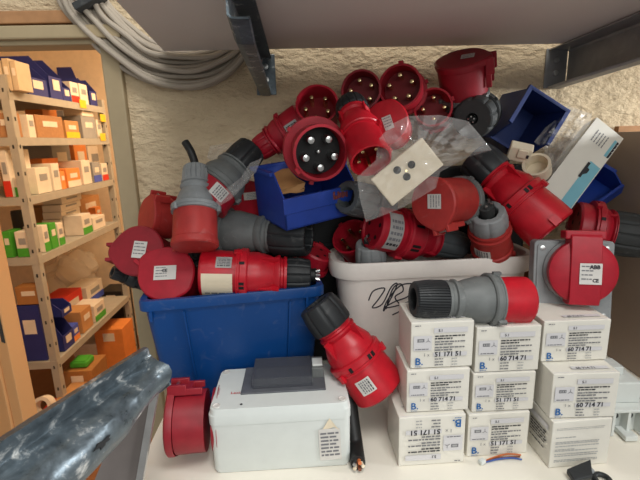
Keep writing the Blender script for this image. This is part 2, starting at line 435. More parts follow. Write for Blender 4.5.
# ============================================================ SHELVES AND BRACKETS
SX0 = at_z(152, 440, 0).x
b = BM(); box(b, ((SX0+.9)/2, (.43+WALL-.002)/2, -.0126), (.9-SX0, WALL-.002-.43, .025))
o = part('shelf_board', b, 'shelf_white', smooth=False, bevel=.001); tag(o, 'white lower shelf board carrying the crate, tub and cartons', 'shelf')
UL = at(163, 50, WALL-.05)
b = BM()
up_x0 = UL.x; yb = WALL-.045; yf = .42
xl = at_z(115, 0, SHELF_Z)            # left edge of the underside where it leaves the picture
b2 = [(xl.x+(yf-xl.y)*(up_x0-xl.x)/(yb-xl.y), yf), (1.2, yf), (1.2, yb), (up_x0, yb)]
prism(b, b2, SHELF_Z, SHELF_Z+.022)
o = part('shelf_board', b, 'melamine', smooth=False, bevel=.001); tag(o, 'grey-white upper shelf board seen from below over the heap', 'shelf')

def upper_bracket(xc, ywall, L, h0, h1, wdt, label, m='galvanised', open_right=True, plate_w=.036, hp=.08, skew=0):
    """U channel arm hanging under the upper shelf, from the wall forward"""
    root = empty('shelf_bracket', Matrix.Translation((xc, ywall, SHELF_Z-.0005)) @ Matrix.Rotation(skew, 4, 'Z'), label, 'bracket')
    s = 1 if open_right else -1
    b = BM(); n = 14; t = .0025
    # cross-section as a polyline (x, depth factor): top flange, web, curled bottom lip
    def section(y, h):
        pts = [(s*wdt*.55, 0), (-s*wdt*.45, 0), (-s*wdt*.5, -h*.06), (-s*wdt*.5, -h*.86), (-s*wdt*.38, -h*.97), (-s*wdt*.15, -h), (s*wdt*.35, -h), (s*wdt*.42, -h*.96)]
        return [Vector((x, -y, z-.0035)) for x, z in pts]
    secs = []
    for i in range(n+1):
        f = i/n; y = .003+f*L; h = h0+(h1-h0)*f**.9
        if f > .9: h = h1*(1-.25*(f-.9)/.1)
        secs.append(section(y, h))
    for side in (0, 1):
        pass
    vs = [[b.verts.new(p) for p in S] for S in secs]
    for A, B in zip(vs, vs[1:]):
        for k in range(len(A)-1): b.faces.new((A[k], A[k+1], B[k+1], B[k]))
    solidify(b, geom=b.faces[:], thickness=t)
    part('arm', b, m, root, False)
    b = BM(); box(b, (s*wdt*.1, -.0018, -hp/2), (plate_w, .0035, hp)); pl = part('wall_plate', b, m, root, False, bevel=.0008)
    b = BM()
    for z in (-hp*.30, -hp*.62): 
        lathe_pts = [(0, .004), (.0045, .0035), (.005, .002), (.005, 0), (0, 0)]
        bb = BM(); lathe(bb, lathe_pts, 14)
        bmesh.ops.transform(bb, matrix=Matrix.Translation((s*wdt*.12, -.0035, z)) @ Matrix.Rotation(PI/2, 4, 'X'), verts=bb.verts)
        part('screw', bb, 'steel', pl)
    b.free()
    return root
pb = at(264, 95, WALL); 
upper_bracket(pb.x+.003, WALL-.001, .365, SHELF_Z-pb.z-.002, .040, .026, 'worn galvanised bracket hanging under the upper shelf above the angled five-pin plug', hp=SHELF_Z-pb.z)
pb = at(556, 88, WALL)
upper_bracket(pb.x-.004, WALL-.004, .45, SHELF_Z-pb.z-.004, .05, .036, 'dark grey steel bracket under the upper shelf above the upright blue bin', m='bracket_grey', open_right=False, plate_w=.04, hp=SHELF_Z-pb.z, skew=-.08)

# foreground bracket arm: folded channel rising to its tip in front of the shelf end
def fore_bracket():
    A = at(-30, 522, .25); T = at(160, 366, .43)
    d = (T-A); L = d.length; z = d.normalized()
    n = Vector((0, 0, 1)); n = (CAM-(A+T)/2).normalized(); n = (n-z*n.dot(z)).normalized(); s = z.cross(n)   # s: across, n: to viewer
    root = empty('shelf_bracket', Matrix.Translation(A) @ Matrix((s, n, z)).transposed().to_4x4(), 'large scratched galvanised bracket arm in the foreground before the doorway', 'bracket')
    # s direction sign: want +s = up in the picture
    sg = 1 if s.dot(up) > 0 else -1
    b = BM(); W = .050
    prof = [(.62, -.020), (.61, .002), (.57, .006), (.52, .002), (.46, -.010), (.34, -.016), (.22, -.012), (.10, -.001), (-.04, .007), (-.2, .010), (-.38, .006), (-.52, -.003), (-.62, -.016), (-.66, -.030)]
    rows = []
    for i in range(25):
        f = i/24; wd = W*(1.0 - .30*f)
        lo = 1 - .38*max(0, (f-.68)/.32)**.8
        row = []
        for x, h in prof:
            xx = x*wd*1.15
            if x < 0: xx *= lo
            if f > .84: h *= 1-.8*(f-.84)/.16
            if f > .92 and x < .3: h += .010*math.sin((f-.92)/.08*PI)
            dent = .0022*math.sin(f*23+x*5)*math.sin(f*9+x*3)
            row.append(b.verts.new((sg*xx, h+dent, f*L)))
        rows.append(row)
    for r1, r2 in zip(rows, rows[1:]):
        for k in range(len(r1)-1): b.faces.new((r1[k], r1[k+1], r2[k+1], r2[k]))
    solidify(b, geom=b.faces[:], thickness=.0025)
    part('arm', b, 'galvanised', root, sharp=50)
    b = BM(); lathe(b, [(0, 0), (.005, 0), (.005, .0015), (0, .0015)], 16, lambda a, z: 1+.35*math.sin(a*5)+.2*math.sin(a*3+1))
    bmesh.ops.scale(b, verts=b.verts, vec=(.45, 1.6, 1))
    bmesh.ops.transform(b, matrix=Matrix.Translation((-sg*.020, .0095, L*.47)) @ Matrix.Rotation(-PI/2, 4, 'X'), verts=b.verts)
    part('slot', b, 'deep_black', root)
    # curled end
    b = BM(); box(b, (-sg*.002, -.014, L*.992), (.042, .022, .003)); part('end_fold', b, 'galvanised', root, False, bevel=.001)
fore_bracket()
# steel end plate under the arm, with a bright folded edge
q = [at(132, 392, .47), at(158, 385, .475), at(139, 496, .445), at(88, 496, .44)]
root = empty('steel_plate', Matrix.Translation(q[3]), 'dull grey steel plate with bright folded edge under the foreground bracket', 'plate')
b = BM(); vs = [b.verts.new(p-q[3]) for p in q]; b.faces.new(vs); solidify(b, geom=b.faces[:], thickness=.003)
part('sheet', b, 'plate_grey', root, False)
b = BM(); e1, e2 = at(158, 385, .471)-q[3], at(139, 496, .441)-q[3]; w_ = Vector((.006, -.001, 0))
vs = [b.verts.new(p) for p in (e1-w_*.9, e1+w_*.5, e2+w_*.5, e2-w_*.9)]; b.faces.new(vs); solidify(b, geom=b.faces[:], thickness=.004)
part('folded_edge', b, 'steel', root, False, label='bright folded edge')

# side board at the right
CX = at(606, 133, WALL).x
b = BM(); topz = at(619, 132, WALL).z
box(b, (CX+.01, (.40+WALL-.002)/2, topz/2+.0005), (.02, WALL-.002-.40, topz-.001))
o = part('side_panel', b, 'brown_board', smooth=False, bevel=.001); tag(o, 'taupe brown upright side board closing the lower shelf', 'board')

# cable coil hanging on the wall at upper left
def coil():
    root = empty('cable_coil', Matrix.Translation(at(150, 10, WALL-.02)), 'thick hank of grey cable hung on the wall beside the door frame', 'cable')
    O = root.location.copy(); b = BM()
    rnd = random.Random(3)
    loops = []
    for i in range(13):
        k = i/12
        pts = []
        # lower edge px control points for outermost -> innermost loop
        outer = [(54, -40), (60, 0), (80, 30), (112, 58), (150, 82), (190, 88), (222, 78), (246, 55), (262, 20), (258, -40)]
        inner = [(96, -45), (100, -8), (112, 8), (128, 24), (150, 40), (180, 48), (210, 46), (232, 36), (246, 12), (244, -45)]
        for (a, c) in zip(outer, inner):
            x = a[0]*(1-k)+c[0]*k+rnd.uniform(-2, 2); y = a[1]*(1-k)+c[1]*k+rnd.uniform(-2, 2)
            Y = WALL-.010-.020*((i*7) % 4)/3
            pts.append(at(x, y, Y)-O)
        top = [at(225-20*k, -90+10*k, WALL-.02)-O, at(150, -110+18*k, WALL-.02)-O, at(80+20*k, -85+10*k, WALL-.02)-O]
        pts = pts+top+[pts[0]]
        tube(b, spline(pts, 8), .0047, 10)
    part('cable', b, 'cable_grey', root)
    b = BM(); p = at(90, 2, WALL-.035)-O
    box(b, p, (.05, .03, .012), Matrix.Rotation(-.45, 3, 'Y')); part('hook', b, 'rubber', root, False, bevel=.002, label='dark cable hook')
coil()

# ============================================================ LARGE CONTAINERS ON THE SHELF
def ring_pts(w, d, r, n=6):
    pts = []
    for cx, cy, a0 in ((w/2-r, d/2-r, 0), (-w/2+r, d/2-r, PI/2), (-w/2+r, -d/2+r, PI), (w/2-r, -d/2+r, 1.5*PI)):
        for k in range(n+1):
            a = a0+PI/2*k/n; pts.append((cx+r*math.cos(a), cy+r*math.sin(a)))
    return pts
def loft(b, levels, mi=0, close_bottom=True):
    """levels: (w, d, r, z) from outside bottom up, over the rim and down the inside"""
    rings = [[b.verts.new((x, y, z)) for x, y in ring_pts(w, d, r)] for w, d, r, z in levels]
    n = len(rings[0])
    for A, B in zip(rings, rings[1:]):
        for i in range(n): b.faces.new((A[i], A[(i+1) % n], B[(i+1) % n], B[i]))
    b.faces.new(rings[0][::-1]); b.faces.new(rings[-1])
# blue crate
c0 = at(137, 304, .615); c1 = at(325, 287, .650)
cd = (c1-c0); cd.z = 0; cw = cd.length; ang = math.atan2(cd.y, cd.x); ch = (c0.z+c1.z)/2+.002
cdep = .165
nrm = Vector((-cd.y, cd.x, 0)).normalized(); cc = (c0+c1)/2 + nrm*cdep/2
cr = empty('storage_crate', Matrix.Translation((cc.x, cc.y, 0.0005)) @ Matrix.Rotation(ang, 4, 'Z'), 'big blue plastic crate on the shelf heaped with red connectors', 'crate')
b = BM(); loft(b, [(cw*.80, cdep*.82, .012, 0), (cw*.945, cdep*.97, .014, ch-.022), (cw*.95, cdep*.97, .014, ch-.012), (cw*.94, cdep*.965, .014, ch-.010), (cw*.93, cdep*.94, .012, ch-.012), (cw*.78, cdep*.78, .01, .006)])
part('shell', b, 'blue', cr)
b = BM(); t_ = .0; L0 = [(cw*.945, cdep*.97, .014, ch-.016), (cw, cdep*1.03, .016, ch-.016), (cw, cdep*1.03, .016, ch-.003), (cw*.99, cdep*1.02, .016, ch), (cw*.925, cdep*.93, .012, ch), (cw*.925, cdep*.93, .012, ch-.010)]
rings = [[b.verts.new((x, y, z)) for x, y in ring_pts(w_, d_, r_)] for w_, d_, r_, z in L0]
for A, B in zip(rings, rings[1:]+rings[:1]):
    for i in range(len(A)): b.faces.new((A[i], A[(i+1) % len(A)], B[(i+1) % len(A)], B[i]))
part('rim', b, 'blue', cr)
for fx in (-.27, .30):   # stiffening ribs on the front
    b = BM(); z0, z1 = .02, ch-.02
    y0, y1 = -cdep*(.82+.13*z0/ch)/2, -cdep*(.82+.15*z1/ch)/2
    v = [b.verts.new(p) for p in ((cw*fx*.86-.001, y0-.003, z0), (cw*fx*.86+.001, y0-.003, z0), (cw*fx+.0015, y1-.004, z1), (cw*fx-.0015, y1-.004, z1))]
    b.faces.new(v); solidify(b, geom=b.faces[:], thickness=-.004); part('rib', b, 'blue', cr, False)
b = BM(); box(b, (-cw/2+.018, -cdep/2-.001, ch-.024), (.004, .008, .016)); box(b, (cw/2-.03, -cdep/2-.001, ch-.024), (.004, .008, .016)); part('rim_tab', b, 'blue', cr, False)['kind'] = 'stuff'

# white tub
t0_, t1_ = at(331, 262, .665), at(543, 272, .665)
tw = t1_.x-t0_.x; tz = at(430, 262, .665).z+.001; tdep = .128
tb_ = empty('plastic_tub', Matrix.Translation(((t0_.x+t1_.x)/2, .665+tdep/2, .0005)), 'white rounded plastic tub with black scribble behind the cartons', 'tub')
b = BM(); loft(b, [(tw*.80, tdep*.8, .03, 0), (tw*.83, tdep*.84, .035, .006), (tw*.93, tdep*.93, .04, tz-.03), (tw*.94, tdep*.93, .04, tz-.012), (tw*.91, tdep*.90, .04, tz-.012), (tw*.80, tdep*.78, .03, .006)])
part('shell', b, 'tub', tb_)
b = BM(); L0 = [(tw*.935, tdep*.93, .04, tz-.028), (tw*.99, tdep*.985, .045, tz-.028), (tw, tdep, .046, tz-.022), (tw, tdep, .046, tz-.006), (tw*.985, tdep*.975, .044, tz), (tw*.93, tdep*.92, .04, tz), (tw*.91, tdep*.89, .038, tz-.006), (tw*.91, tdep*.89, .038, tz-.022)]
rings = [[b.verts.new((x, y, z)) for x, y in ring_pts(w_, d_, r_, 8)] for w_, d_, r_, z in L0]
for A, B in zip(rings, rings[1:]+rings[:1]):
    for i in range(len(A)): b.faces.new((A[i], A[(i+1) % len(A)], B[(i+1) % len(A)], B[i]))
part('rim', b, 'tub', tb_)
b = BM()
def tubpt(px, py):
    P = at(px, py, .672+(.262-.0)*0)
    for _ in range(5):
        k = .80+.13*P.z/tz; P = at(px, py, .665+tdep/2-tdep*k/2*1.0-.0012)
    return P-tb_.location
scr = [(373, 300), (377, 292), (386, 290), (381, 299), (376, 306), (384, 303), (391, 289), (396, 286), (392, 296), (385, 309), (388, 300), (398, 288), (408, 286), (412, 290), (404, 297), (394, 301), (386, 306), (397, 304), (409, 299), (413, 294), (405, 304), (398, 309), (392, 312)]
scr = [((x-391)*1.25+391, (y-298)*1.2+298) for x, y in scr]
tube(b, spline([tubpt(*p) for p in scr], 5), .0012, 6)
tube(b, spline([tubpt(*p) for p in [(386, 309), (389, 298), (394, 287), (401, 284), (403, 291), (395, 297), (401, 305), (410, 309)]], 5), .0012, 6)
part('scribble', b, 'ink', tb_, label='black marker scribble')

# white enclosure with a smoked window
e0, e1 = at_z(213, 475, 0), at_z(352, 466, 0)
ev = e1-e0; ew = ev.length; ea = math.atan2(ev.y, ev.x); en = Vector((-ev.y, ev.x, 0)).normalized(); ed = .108; eh = .099
ec = (e0+e1)/2+en*ed/2
er = empty('electrical_enclosure', Matrix.Translation((ec.x, ec.y, .0008)) @ Matrix.Rotation(ea, 4, 'Z'), 'white plastic electrical enclosure with smoked window lid before the blue crate', 'enclosure')
b = BM(); loft(b, [(ew*.965, ed*.96, .008, 0), (ew*.985, ed*.98, .009, .004), (ew*.99, ed*.985, .009, eh-.022), (ew*.94, ed*.94, .009, eh-.022), (ew*.94, ed*.94, .009, eh-.03)])
part('base', b, 'enclosure', er)
b = BM(); loft(b, [(ew*1.0, ed*1.0, .010, eh-.024), (ew*1.0, ed*1.0, .010, eh-.010), (ew*.985, ed*.985, .010, eh-.0085), (ew*.975, ed*.975, .010, eh-.001), (ew*.965, ed*.965, .010, eh)])
lid = part('lid', b, 'enclosure', er)
for sx in (-1, 1):
    for sy in (-1, 1):
        b = BM(); lathe(b, [(0, 0), (.005, 0), (.0055, .001), (.0045, .0014), (.004, .0006), (0, .0006)], 18)
        bmesh.ops.translate(b, verts=b.verts, vec=(sx*(ew/2-.011), sy*(ed/2-.010), eh)); part('screw', b, 'sticker', lid)
wx0, wx1, wy0, wy1 = -ew*.29, ew*.335, -ed*.19, ed*.47
b = BM(); box(b, ((wx0+wx1)/2, (wy0+wy1)/2, eh+.001), (wx1-wx0, wy1-wy0, .003)); part('window_frame', b, 'window_grey', lid, False, bevel=.0008)
b = BM(); box(b, ((wx0+wx1)/2, (wy0+wy1)/2, eh+.004), ((wx1-wx0)*.70, .045, .004)); part('breaker_rail', b, 'grey', lid, False)
b = BM()
def hood(g, x0, x1, y0, y1, z0, z1, t=.0015):
    box(g, ((x0+x1)/2, (y0+y1)/2, z1), (x1-x0, y1-y0, t)); box(g, ((x0+x1)/2, y0, (z0+z1)/2), (x1-x0, t, z1-z0))
    box(g, ((x0+x1)/2, y1, (z0+z1)/2), (x1-x0, t, z1-z0)); box(g, (x0, (y0+y1)/2, (z0+z1)/2), (t, y1-y0, z1-z0)); box(g, (x1, (y0+y1)/2, (z0+z1)/2), (t, y1-y0, z1-z0))
hood(b, -ew*.205, ew*.235, -ed*.10, ed*.44, eh+.0025, eh+.018)
part('window_flap', b, 'smoke_clear', lid, False, label='clear smoked plastic flap')
b = BM(); box(b, (ew*.285, ed*.26, eh+.010), (ew*.09, ed*.34, .016)); part('rocker_housing', b, 'grey', lid, False, bevel=.001)
b = BM(); box(b, (ew*.285, ed*.24, eh+.0195), (ew*.08, ed*.20, .003)); part('rocker', b, 'enclosure', lid, False, bevel=.001)
b = BM(); text_into(b, 'Lexic', Matrix.Translation((-ew*.365, -ed*.16, eh+.0004)) @ Matrix.Rotation(0, 4, 'Z'), .008, 0, .0001); part('printed_mark', b, 'red_ink', lid, False)
b = BM(); lathe(b, [(0, 0), (.0018, 0), (.0018, .0005), (0, .0005)], 12); bmesh.ops.translate(b, verts=b.verts, vec=(-ew*.27, -ed*.40, eh)); part('hole', b, 'ink', lid)
fm = Matrix.Translation((ew*.345, -ed*.4935-.0006, eh*.37)) @ Matrix.Rotation(PI/2, 4, 'X')
flat_label(er, fm @ Matrix.Rotation(.03, 4, 'Z'), ew*.155, eh*.50, 'sticker', 5, (), 7, 'white printed sticker with lines')
b = BM(); v = [b.verts.new(fm @ Vector(p)) for p in ((-.011, .022, .0004), (.006, .027, .0004), (.013, .022, .0007), (.0, .041, .0004))]; b.faces.new((v[0], v[1], v[3])); b.faces.new((v[1], v[2], v[3])); part('torn_label', b, 'cream', er, False, label='torn cream sticker corner')

# ============================================================ PRINTED CARTONS
def carton(name, label, pxl, pyb, pxr, z0, z1, Y, yaw, code, depth=.074, flip=False, back=False, icon=0, group='printed white switch cartons'):
    c = (pxl+pxr)/2
    P = at(c, pyb, Y); wd = (pxr-pxl)*mpp(Vector((P.x, Y, (z0+z1)/2)))*.985
    h = z1-z0-.0008
    rz = math.radians(yaw)
    root = empty(name, Matrix.Translation((P.x, Y, z0+.0004)) @ Matrix.Rotation(rz, 4, 'Z'), label, 'carton', group)
    rnd = random.Random(int(z0*1000)+int(pxl))
    b = BM(); box(b, (0, depth/2, h/2), (wd, depth, h))
    bmesh.ops.subdivide_edges(b, edges=b.edges[:], cuts=3, use_grid_fill=True)
    for v in b.verts:
        if abs(v.co.z-h/2) < h*.45 and abs(v.co.x) < wd*.45: v.co.y += rnd.uniform(-.0003, .0003)
    part('body', b, 'carton', root, False, bevel=.0012)
    # flap seams
    b = BM(); box(b, (0, .003, h), (wd*.97, .0006, .0005)); part('lid_seam', b, 'grey_ink', root, False)
    # front print
    mwf = Matrix.Translation((-wd/2, -.0013, 0)) @ Matrix.Rotation(PI/2, 4, 'X')
    if flip: mwf = Matrix.Translation((wd/2, -.0013, h)) @ Matrix.Rotation(PI/2, 4, 'X') @ Matrix.Rotation(PI, 4, 'Z')
    b = BM(); W, H = wd, h
    R_ = lambda x0, y0, x1, y1, mi, z=0: rect(b, mwf, x0*W, y0*H, x1*W, y1*H, z, mi)
    T = lambda s, x, y, sz, mi, bold=0: text_into(b, s, mwf @ Matrix.Translation((x*W, y*H, .0003)), sz*H, mi, bold*H)
    Wd = lambda x0, x1, y, hh, mi, fill=.9: words(b, mwf, x0*W, x1*W, y*H, hh*H, .0003, mi, rnd, fill)
    if not back:
        R_(.36, .775, .90, .885, 0); T('5.1', .43, .80, .075, 1, .002)
        R_(.04, .40, .33, .72, 0)
        R_(.36, .255, .90, .345, 0)
        # icons
        R_(.10, .585, .21, .655, 2, .0002); R_(.12, .60, .19, .64, 3, .0003) if icon else [R_(.115+.035*k, .60, .135+.035*k, .64, 3, .0003) for k in range(3)]
        for a in (90, 210, 330):
            p = Vector((.27*W, .61*H, .0004)); q = p+Vector((math.cos(math.radians(a)), math.sin(math.radians(a)), 0))*.045*W
            d = (q-p).normalized().cross(Vector((0, 0, 1)))*.004*W
            f = b.faces.new([b.verts.new(mwf @ v) for v in (p-d, q-d, q+d, p+d)]); f.material_index = 2
        for j, y in enumerate((.69, .635, .565, .51, .44, .385)): Wd(.38, .86 if j % 2 == 0 else .66, y, .028, 1 if j < 2 else 2, .95)
        Wd(.07, .28, .42, .02, 2)
        T('1 x', .20, .27, .10, 2); T(code, .38, .26, .138, 1, .0045)
        T('B.', .065, .085, .22, 4, .004); Wd(.07, .17, .04, .012, 4)
        for y in (.19, .125, .06): Wd(.385, .52, y, .024, 2); Wd(.66, .75, y, .02, 3)
        Wd(.06, .15, .93, .02, 2)
    else:
        for y in (.86, .83): Wd(.06, .94, y, .010, 3)
        for y in (.66, .56, .53, .47, .40, .37, .30, .26, .17, .14): Wd(.06, .80 if y not in (.66, .40) else .4, y, .018, 3, .97)
    part('printed_label', b, ['grey_ink', 'ink', 'mid_ink', 'pale_ink', 'blue_ink'], root, False, label='printed face with numbers and blue letter' if not back else 'small grey lines of print')
    # print on the top flap and the side
    b = BM(); mt = Matrix.Translation((-wd/2, 0, h+.0013))
    if code and not flip:
        rect(b, mt, wd*.34, depth*.12, wd*.9, depth*.22, 0, 0); text_into(b, code, mt @ Matrix.Translation((wd*.4, depth*.125, .0003)), h*.10, 1, h*.002)
    else: words(b, mt, wd*.1, wd*.6, depth*.3, h*.02, 0, 3, rnd)
    if back:
        ms = Matrix.Translation((-wd/2-.0013, depth, 0)) @ Matrix.Rotation(-PI/2, 4, 'Z') @ Matrix.Rotation(PI/2, 4, 'X')
        rect(b, ms, depth*.3, h*.75, depth*.9, h*.86, 0, 0)
        for y in (.66, .6, .54, .48, .42, .3): words(b, ms, depth*.35, depth*.9, y*h, h*.028, .0002, 1, rnd)
        rect(b, ms, depth*.05, h*.4, depth*.3, h*.7, 0, 0)
    part('flap_print', b, ['grey_ink', 'ink', 'mid_ink', 'pale_ink', 'blue_ink'], root, False)
    return root
A_, B_ = '51 171 51', '60 714 71'
Y1 = at_z(430, 464, 0).y
carton('carton', 'white carton upside down at the bottom of the stack beside the enclosure', 397, 466, 465, 0, .077, Y1-.001, 0, A_, flip=True, icon=1)
carton('carton', 'white carton reading 60 714 71 over the upside-down one', 405, 416, 469, .0775, .141, Y1+.008, -1, B_)
carton('carton', 'white carton reading 51 171 51 under the black nut of the grey connector', 409, 373, 473, .1415, .2085, Y1+.012, -1, A_, icon=1)
Y2 = at_z(497, 455, 0).y
carton('carton', 'white carton reading 51 171 51 behind the loose wires on the shelf', 465, 456, 528, 0, .068, Y2, 0, A_, icon=1)
carton('carton', 'white carton reading 51 171 51 in the middle of the centre stack', 470, 413, 534, .0685, .128, Y2+.004, -1, A_, icon=1)
carton('carton', 'white carton reading 60 714 71 under the red end of the grey connector', 473, 374, 539, .1285, .1955, Y2+.006, -1.5, B_)
Y3 = at_z(578, 466, 0).y
carton('carton', 'white carton showing only fine grey print beside the terminal block', 546.5, 466, 609, 0, .072, Y3, 1, '', back=True)
carton('carton', 'white carton reading 60 714 71 on the finely printed one', 548, 420, 615, .0725, .139, Y3+.004, -3, B_)
carton('carton', 'white carton reading 60 714 71 under the grey socket plate', 539, 366, 607, .1395, .200, Y3+.035, -2, B_)

# ============================================================ CONNECTORS
DK = ('dark_red', 'dark_red', 'dark_red', 'black'); BR = ('bright_red', 'bright_red', 'bright_red', 'black')
# standing in front of the tub
plug('plug_connector', 'bright red plug leaning between the enclosure and the cartons, black nut up', 'connector', at(380, 390, .575), at(316, 303, .607), 54, 'face', BR,
     tc=.33, tr=.43, tb=.74, rb=.66, rn=.80, ringR=1.06, nutn=8, labels=((.12, .26, .05, .62),), lug=2.2, bodyR=.93)
# grey body connector on the cartons
z = .218
plug('coupler_connector', 'grey connector with wide flange, red end and black nut lying on the cartons', 'connector', at(526, 300, .553), at(413, 299, .548), 47, 'face', ('bright_red', 'grey', 'grey', 'black'),
     tc=.29, tr=.37, tb=.73, rb=.76, rn=.82, ringR=1.14, nutn=44, slots=False, fins=False, bodyR=.99, lug=1.6)
# left of the enclosure
plug('coupler_connector', 'dark red connector with closed flap lying against the white enclosure', 'connector', at(170, 422, .555), at(222, 418, .560), 64, 'lid', DK, tc=.72, tr=.86, tb=.98, ringR=0, hinge=1.15, nut=False, fins=False, rb=.9)

# --- heap over the blue crate
plug('plug_connector', 'bright red plug with cream sticker lying on the crate rim', 'connector', at(202, 273, .668), at(310, 275, .672), 47, 'face', BR,
     tc=.33, tr=.43, tb=.78, rb=.74, rn=.74, ringR=1.1, stub=.010, nutn=12, labels=((.03, .30, -1.1, -.02, 'cream'),(.15, .29, .22, .72)), lug=2, bodyR=.95, stickmat='silver_sticker')
o = plug('coupler_connector', 'red connector whose round lid faces out over the crate rim', 'connector', at(166, 273, .655), at(182, 287, .735), 54, 'lid', ('red',)*4, tc=.7, tr=.85, tb=.98, ringR=0, hinge=.9, nut=False, fins=False,
     lidlabel=(.78, .52, -PI/2, .0, 0.02, (('CE', .36, .55, .3, .01),)))
plug('coupler_connector', 'dark red connector with round lid hanging over the left crate corner', 'connector', at(137, 250, .68), at(160, 262, .76), 50, 'lid', DK, tc=.7, tr=.85, tb=.98, ringR=0, hinge=1.6, nut=False, fins=False,
     lidlabel=(.52, .66, -PI/2-.1, .0, -.12, ()))
plug('plug_connector', 'small black gland connector poking out beside the door frame', 'connector', at(150, 282, .735), at(112, 272, .70), 20, 'face', ('black',)*4, npin=0, nutn=10, fins=False, slots=False, ringR=1.02)
plug('coupler_connector', 'faded red connector with raised flap behind the upright grey one', 'connector', at(146, 217, .745), at(186, 222, .79), 42, 'lid', ('faded_red',)*3+('grey',), tc=.6, tr=.8, tb=.98, ringR=0, hinge=1.2, nut=False, fins=False)
plug('coupler_connector', 'upright grey and faded red connector with a cut black cable on top', 'connector', at(195, 247, .635), at(196, 167, .70), 46, 'lid', ('faded_red', 'light_grey', 'light_grey', 'light_grey'),
     tc=.42, tr=.50, tb=.80, rb=.60, rn=.60, ringR=1.04, slots=False, nutn=16, fins=False, hinge=2.6, rot=0, bodyR=.82)
b = BM(); p0 = at(195, 168, .70); O = p0.copy()
tube(b, spline([at(196, 171, .703)-O, at(194, 160, .703)-O, at(190, 150, .705)-O, at(185, 142, .71)-O], 6), .0062, 12); 
o = part('cable_stub', b, 'cable_black', mw=Matrix.Translation(O)); tag(o, 'short black cable stub rising from the upright grey connector', 'cable')
plug('coupler_connector', 'dark grey connector with black nut slanting up beside the blue bin', 'connector', at(204, 202, .70), at(252, 149, .76), 49, 'lid', ('red', 'grey', 'grey', 'black', 'red'),
     tc=.26, tr=.36, tb=.66, rb=.72, rn=.72, ringR=1.04, slots=False, nutn=8, fins=False, hinge=2.4, labels=((.05, .22, -.5, .15),), bodyR=.95)
plug('coupler_connector', 'dark grey connector with hollow black nut lying over the bright red plug', 'connector', at(218, 231, .745), at(309, 237, .690), 46, 'face', ('red', 'grey', 'grey', 'black'),
     tc=.05, tr=.14, tb=.64, rb=.74, rn=.88, hf=.66, ringR=1.08, slots=False, nutn=10, fins=False, bodyR=.95)
plug('coupler_connector', 'red connector with broad domed lid and sticker behind the dark grey one', 'connector', at(243, 204, .775), at(246, 228, .83), 62, 'lid', ('red',)*4, tc=.7, tr=.85, tb=.98, ringR=0, hinge=-1.5, nut=False, fins=False,
     lidlabel=(.5, .3, -PI/2, -.25, .3, ()))
plug('plug_connector', 'red plug end sunk between the crate and the white tub', 'connector', at(318, 250, .735), at(300, 285, .755), 34, 'face', ('red',)*3+('black',), fins=False)
plug('coupler_connector', 'dark red and black connector buried under the upright grey one', 'connector', at(200, 285, .755), at(192, 250, .775), 36, 'face', ('dark_red', 'black', 'black', 'black'), fins=False)
plug('coupler_connector', 'black connector buried low behind the plug with the cream sticker', 'connector', at(250, 268, .745), at(285, 262, .80), 40, 'face', ('black',)*4, fins=False, slots=False)

# --- top of the heap
plug('inlet_connector', 'dark red angled plug with five brass pins tilted toward the left bracket', 'connector', at(317, 104, .715), at(319, 126, .785), 42, 'pins', ('red', 'red', 'red', 'red'), tc=.75, tr=.86, tb=.98, ringR=0, nut=False, fins=False, off=.5)
plug('plug_connector', 'red plug body with silver sticker slanting down behind the blue bin', 'connector', at(304, 120, .765), at(258, 150, .775), 36, 'face', ('red', 'red', 'red', 'red'),
     tc=.36, tr=.44, tb=.72, ringR=1.08, rb=.8, rn=.72, labels=((.1, .34, -.3, .5),), stickmat='silver_sticker', fins=False, slots=False)
plug('inlet_connector', 'large red flanged plug with five thick silver pins in a black face', 'connector', at(321, 153, .625), at(309, 146, .715), 54, 'pins', ('red', 'red', 'red', 'black'), pinmat='steel', face='deep_black',
     tc=.42, tr=.55, tb=.9, ringR=1.22, off=-.61, pr=.15, centre=True, slots=False, fins=False, lug=2.2, nut=False)
plug('inlet_connector', 'dark red plug with five brass pins next to the tilted angled one', 'connector', at(361, 90, .735), at(366, 101, .82), 39, 'pins', DK, tc=.5, tr=.6, tb=.8, off=.2, fins=False)
plug('inlet_connector', 'red plug with five brass pins and a lug on top of its rim', 'connector', at(400, 86, .72), at(408, 97, .81), 42, 'pins', ('red',)*3+('black',), tc=.5, tr=.6, tb=.8, off=.1, lug=0, fins=False)
plug('inlet_connector', 'small red plug with three brass pins showing above the clear bag', 'connector', at(433, 107, .74), at(437, 117, .82), 37, 'pins', ('red',)*3+('black',), npin=4, tc=.5, tr=.6, tb=.8, off=.05, lug=-1.2, fins=False)
plug('coupler_connector', 'dark red lidded connector with grey base standing highest in the heap', 'connector', at(461, 58, .742), at(465, 104, .775), 50, 'lid', ('dark_red', 'grey', 'grey', 'grey'), tc=.74, tr=.84, tb=.97, ringR=.99, slots=False, hinge=1.35, nut=False, fins=False, rb=.9,
     rot=-.0, lidlabel=(.5, .42, -PI/2-.15, .1, .25, ()))
plug('round_gland', 'large black round cable gland below the highest lidded connector', 'connector', at(480, 112, .775), at(472, 119, .725), 42, 'face', ('rubber',)*4, tc=.3, tr=.36, tb=.55, rb=.9, rn=.98, ringR=1.0, slots=False, nutn=9, fins=False, npin=0, hf=.26, stub=.001, stubmat='rubber')
plug('plug_connector', 'bright red plug standing upside down with black nut up, beside the five silver pins', 'connector', at(371, 161, .605), at(350, 104, .70), 41, 'pins', BR, tc=.40, tr=.52, tb=.82, rb=.74, rn=.86, ringR=1.06, nutn=14, off=.4, slots=False)
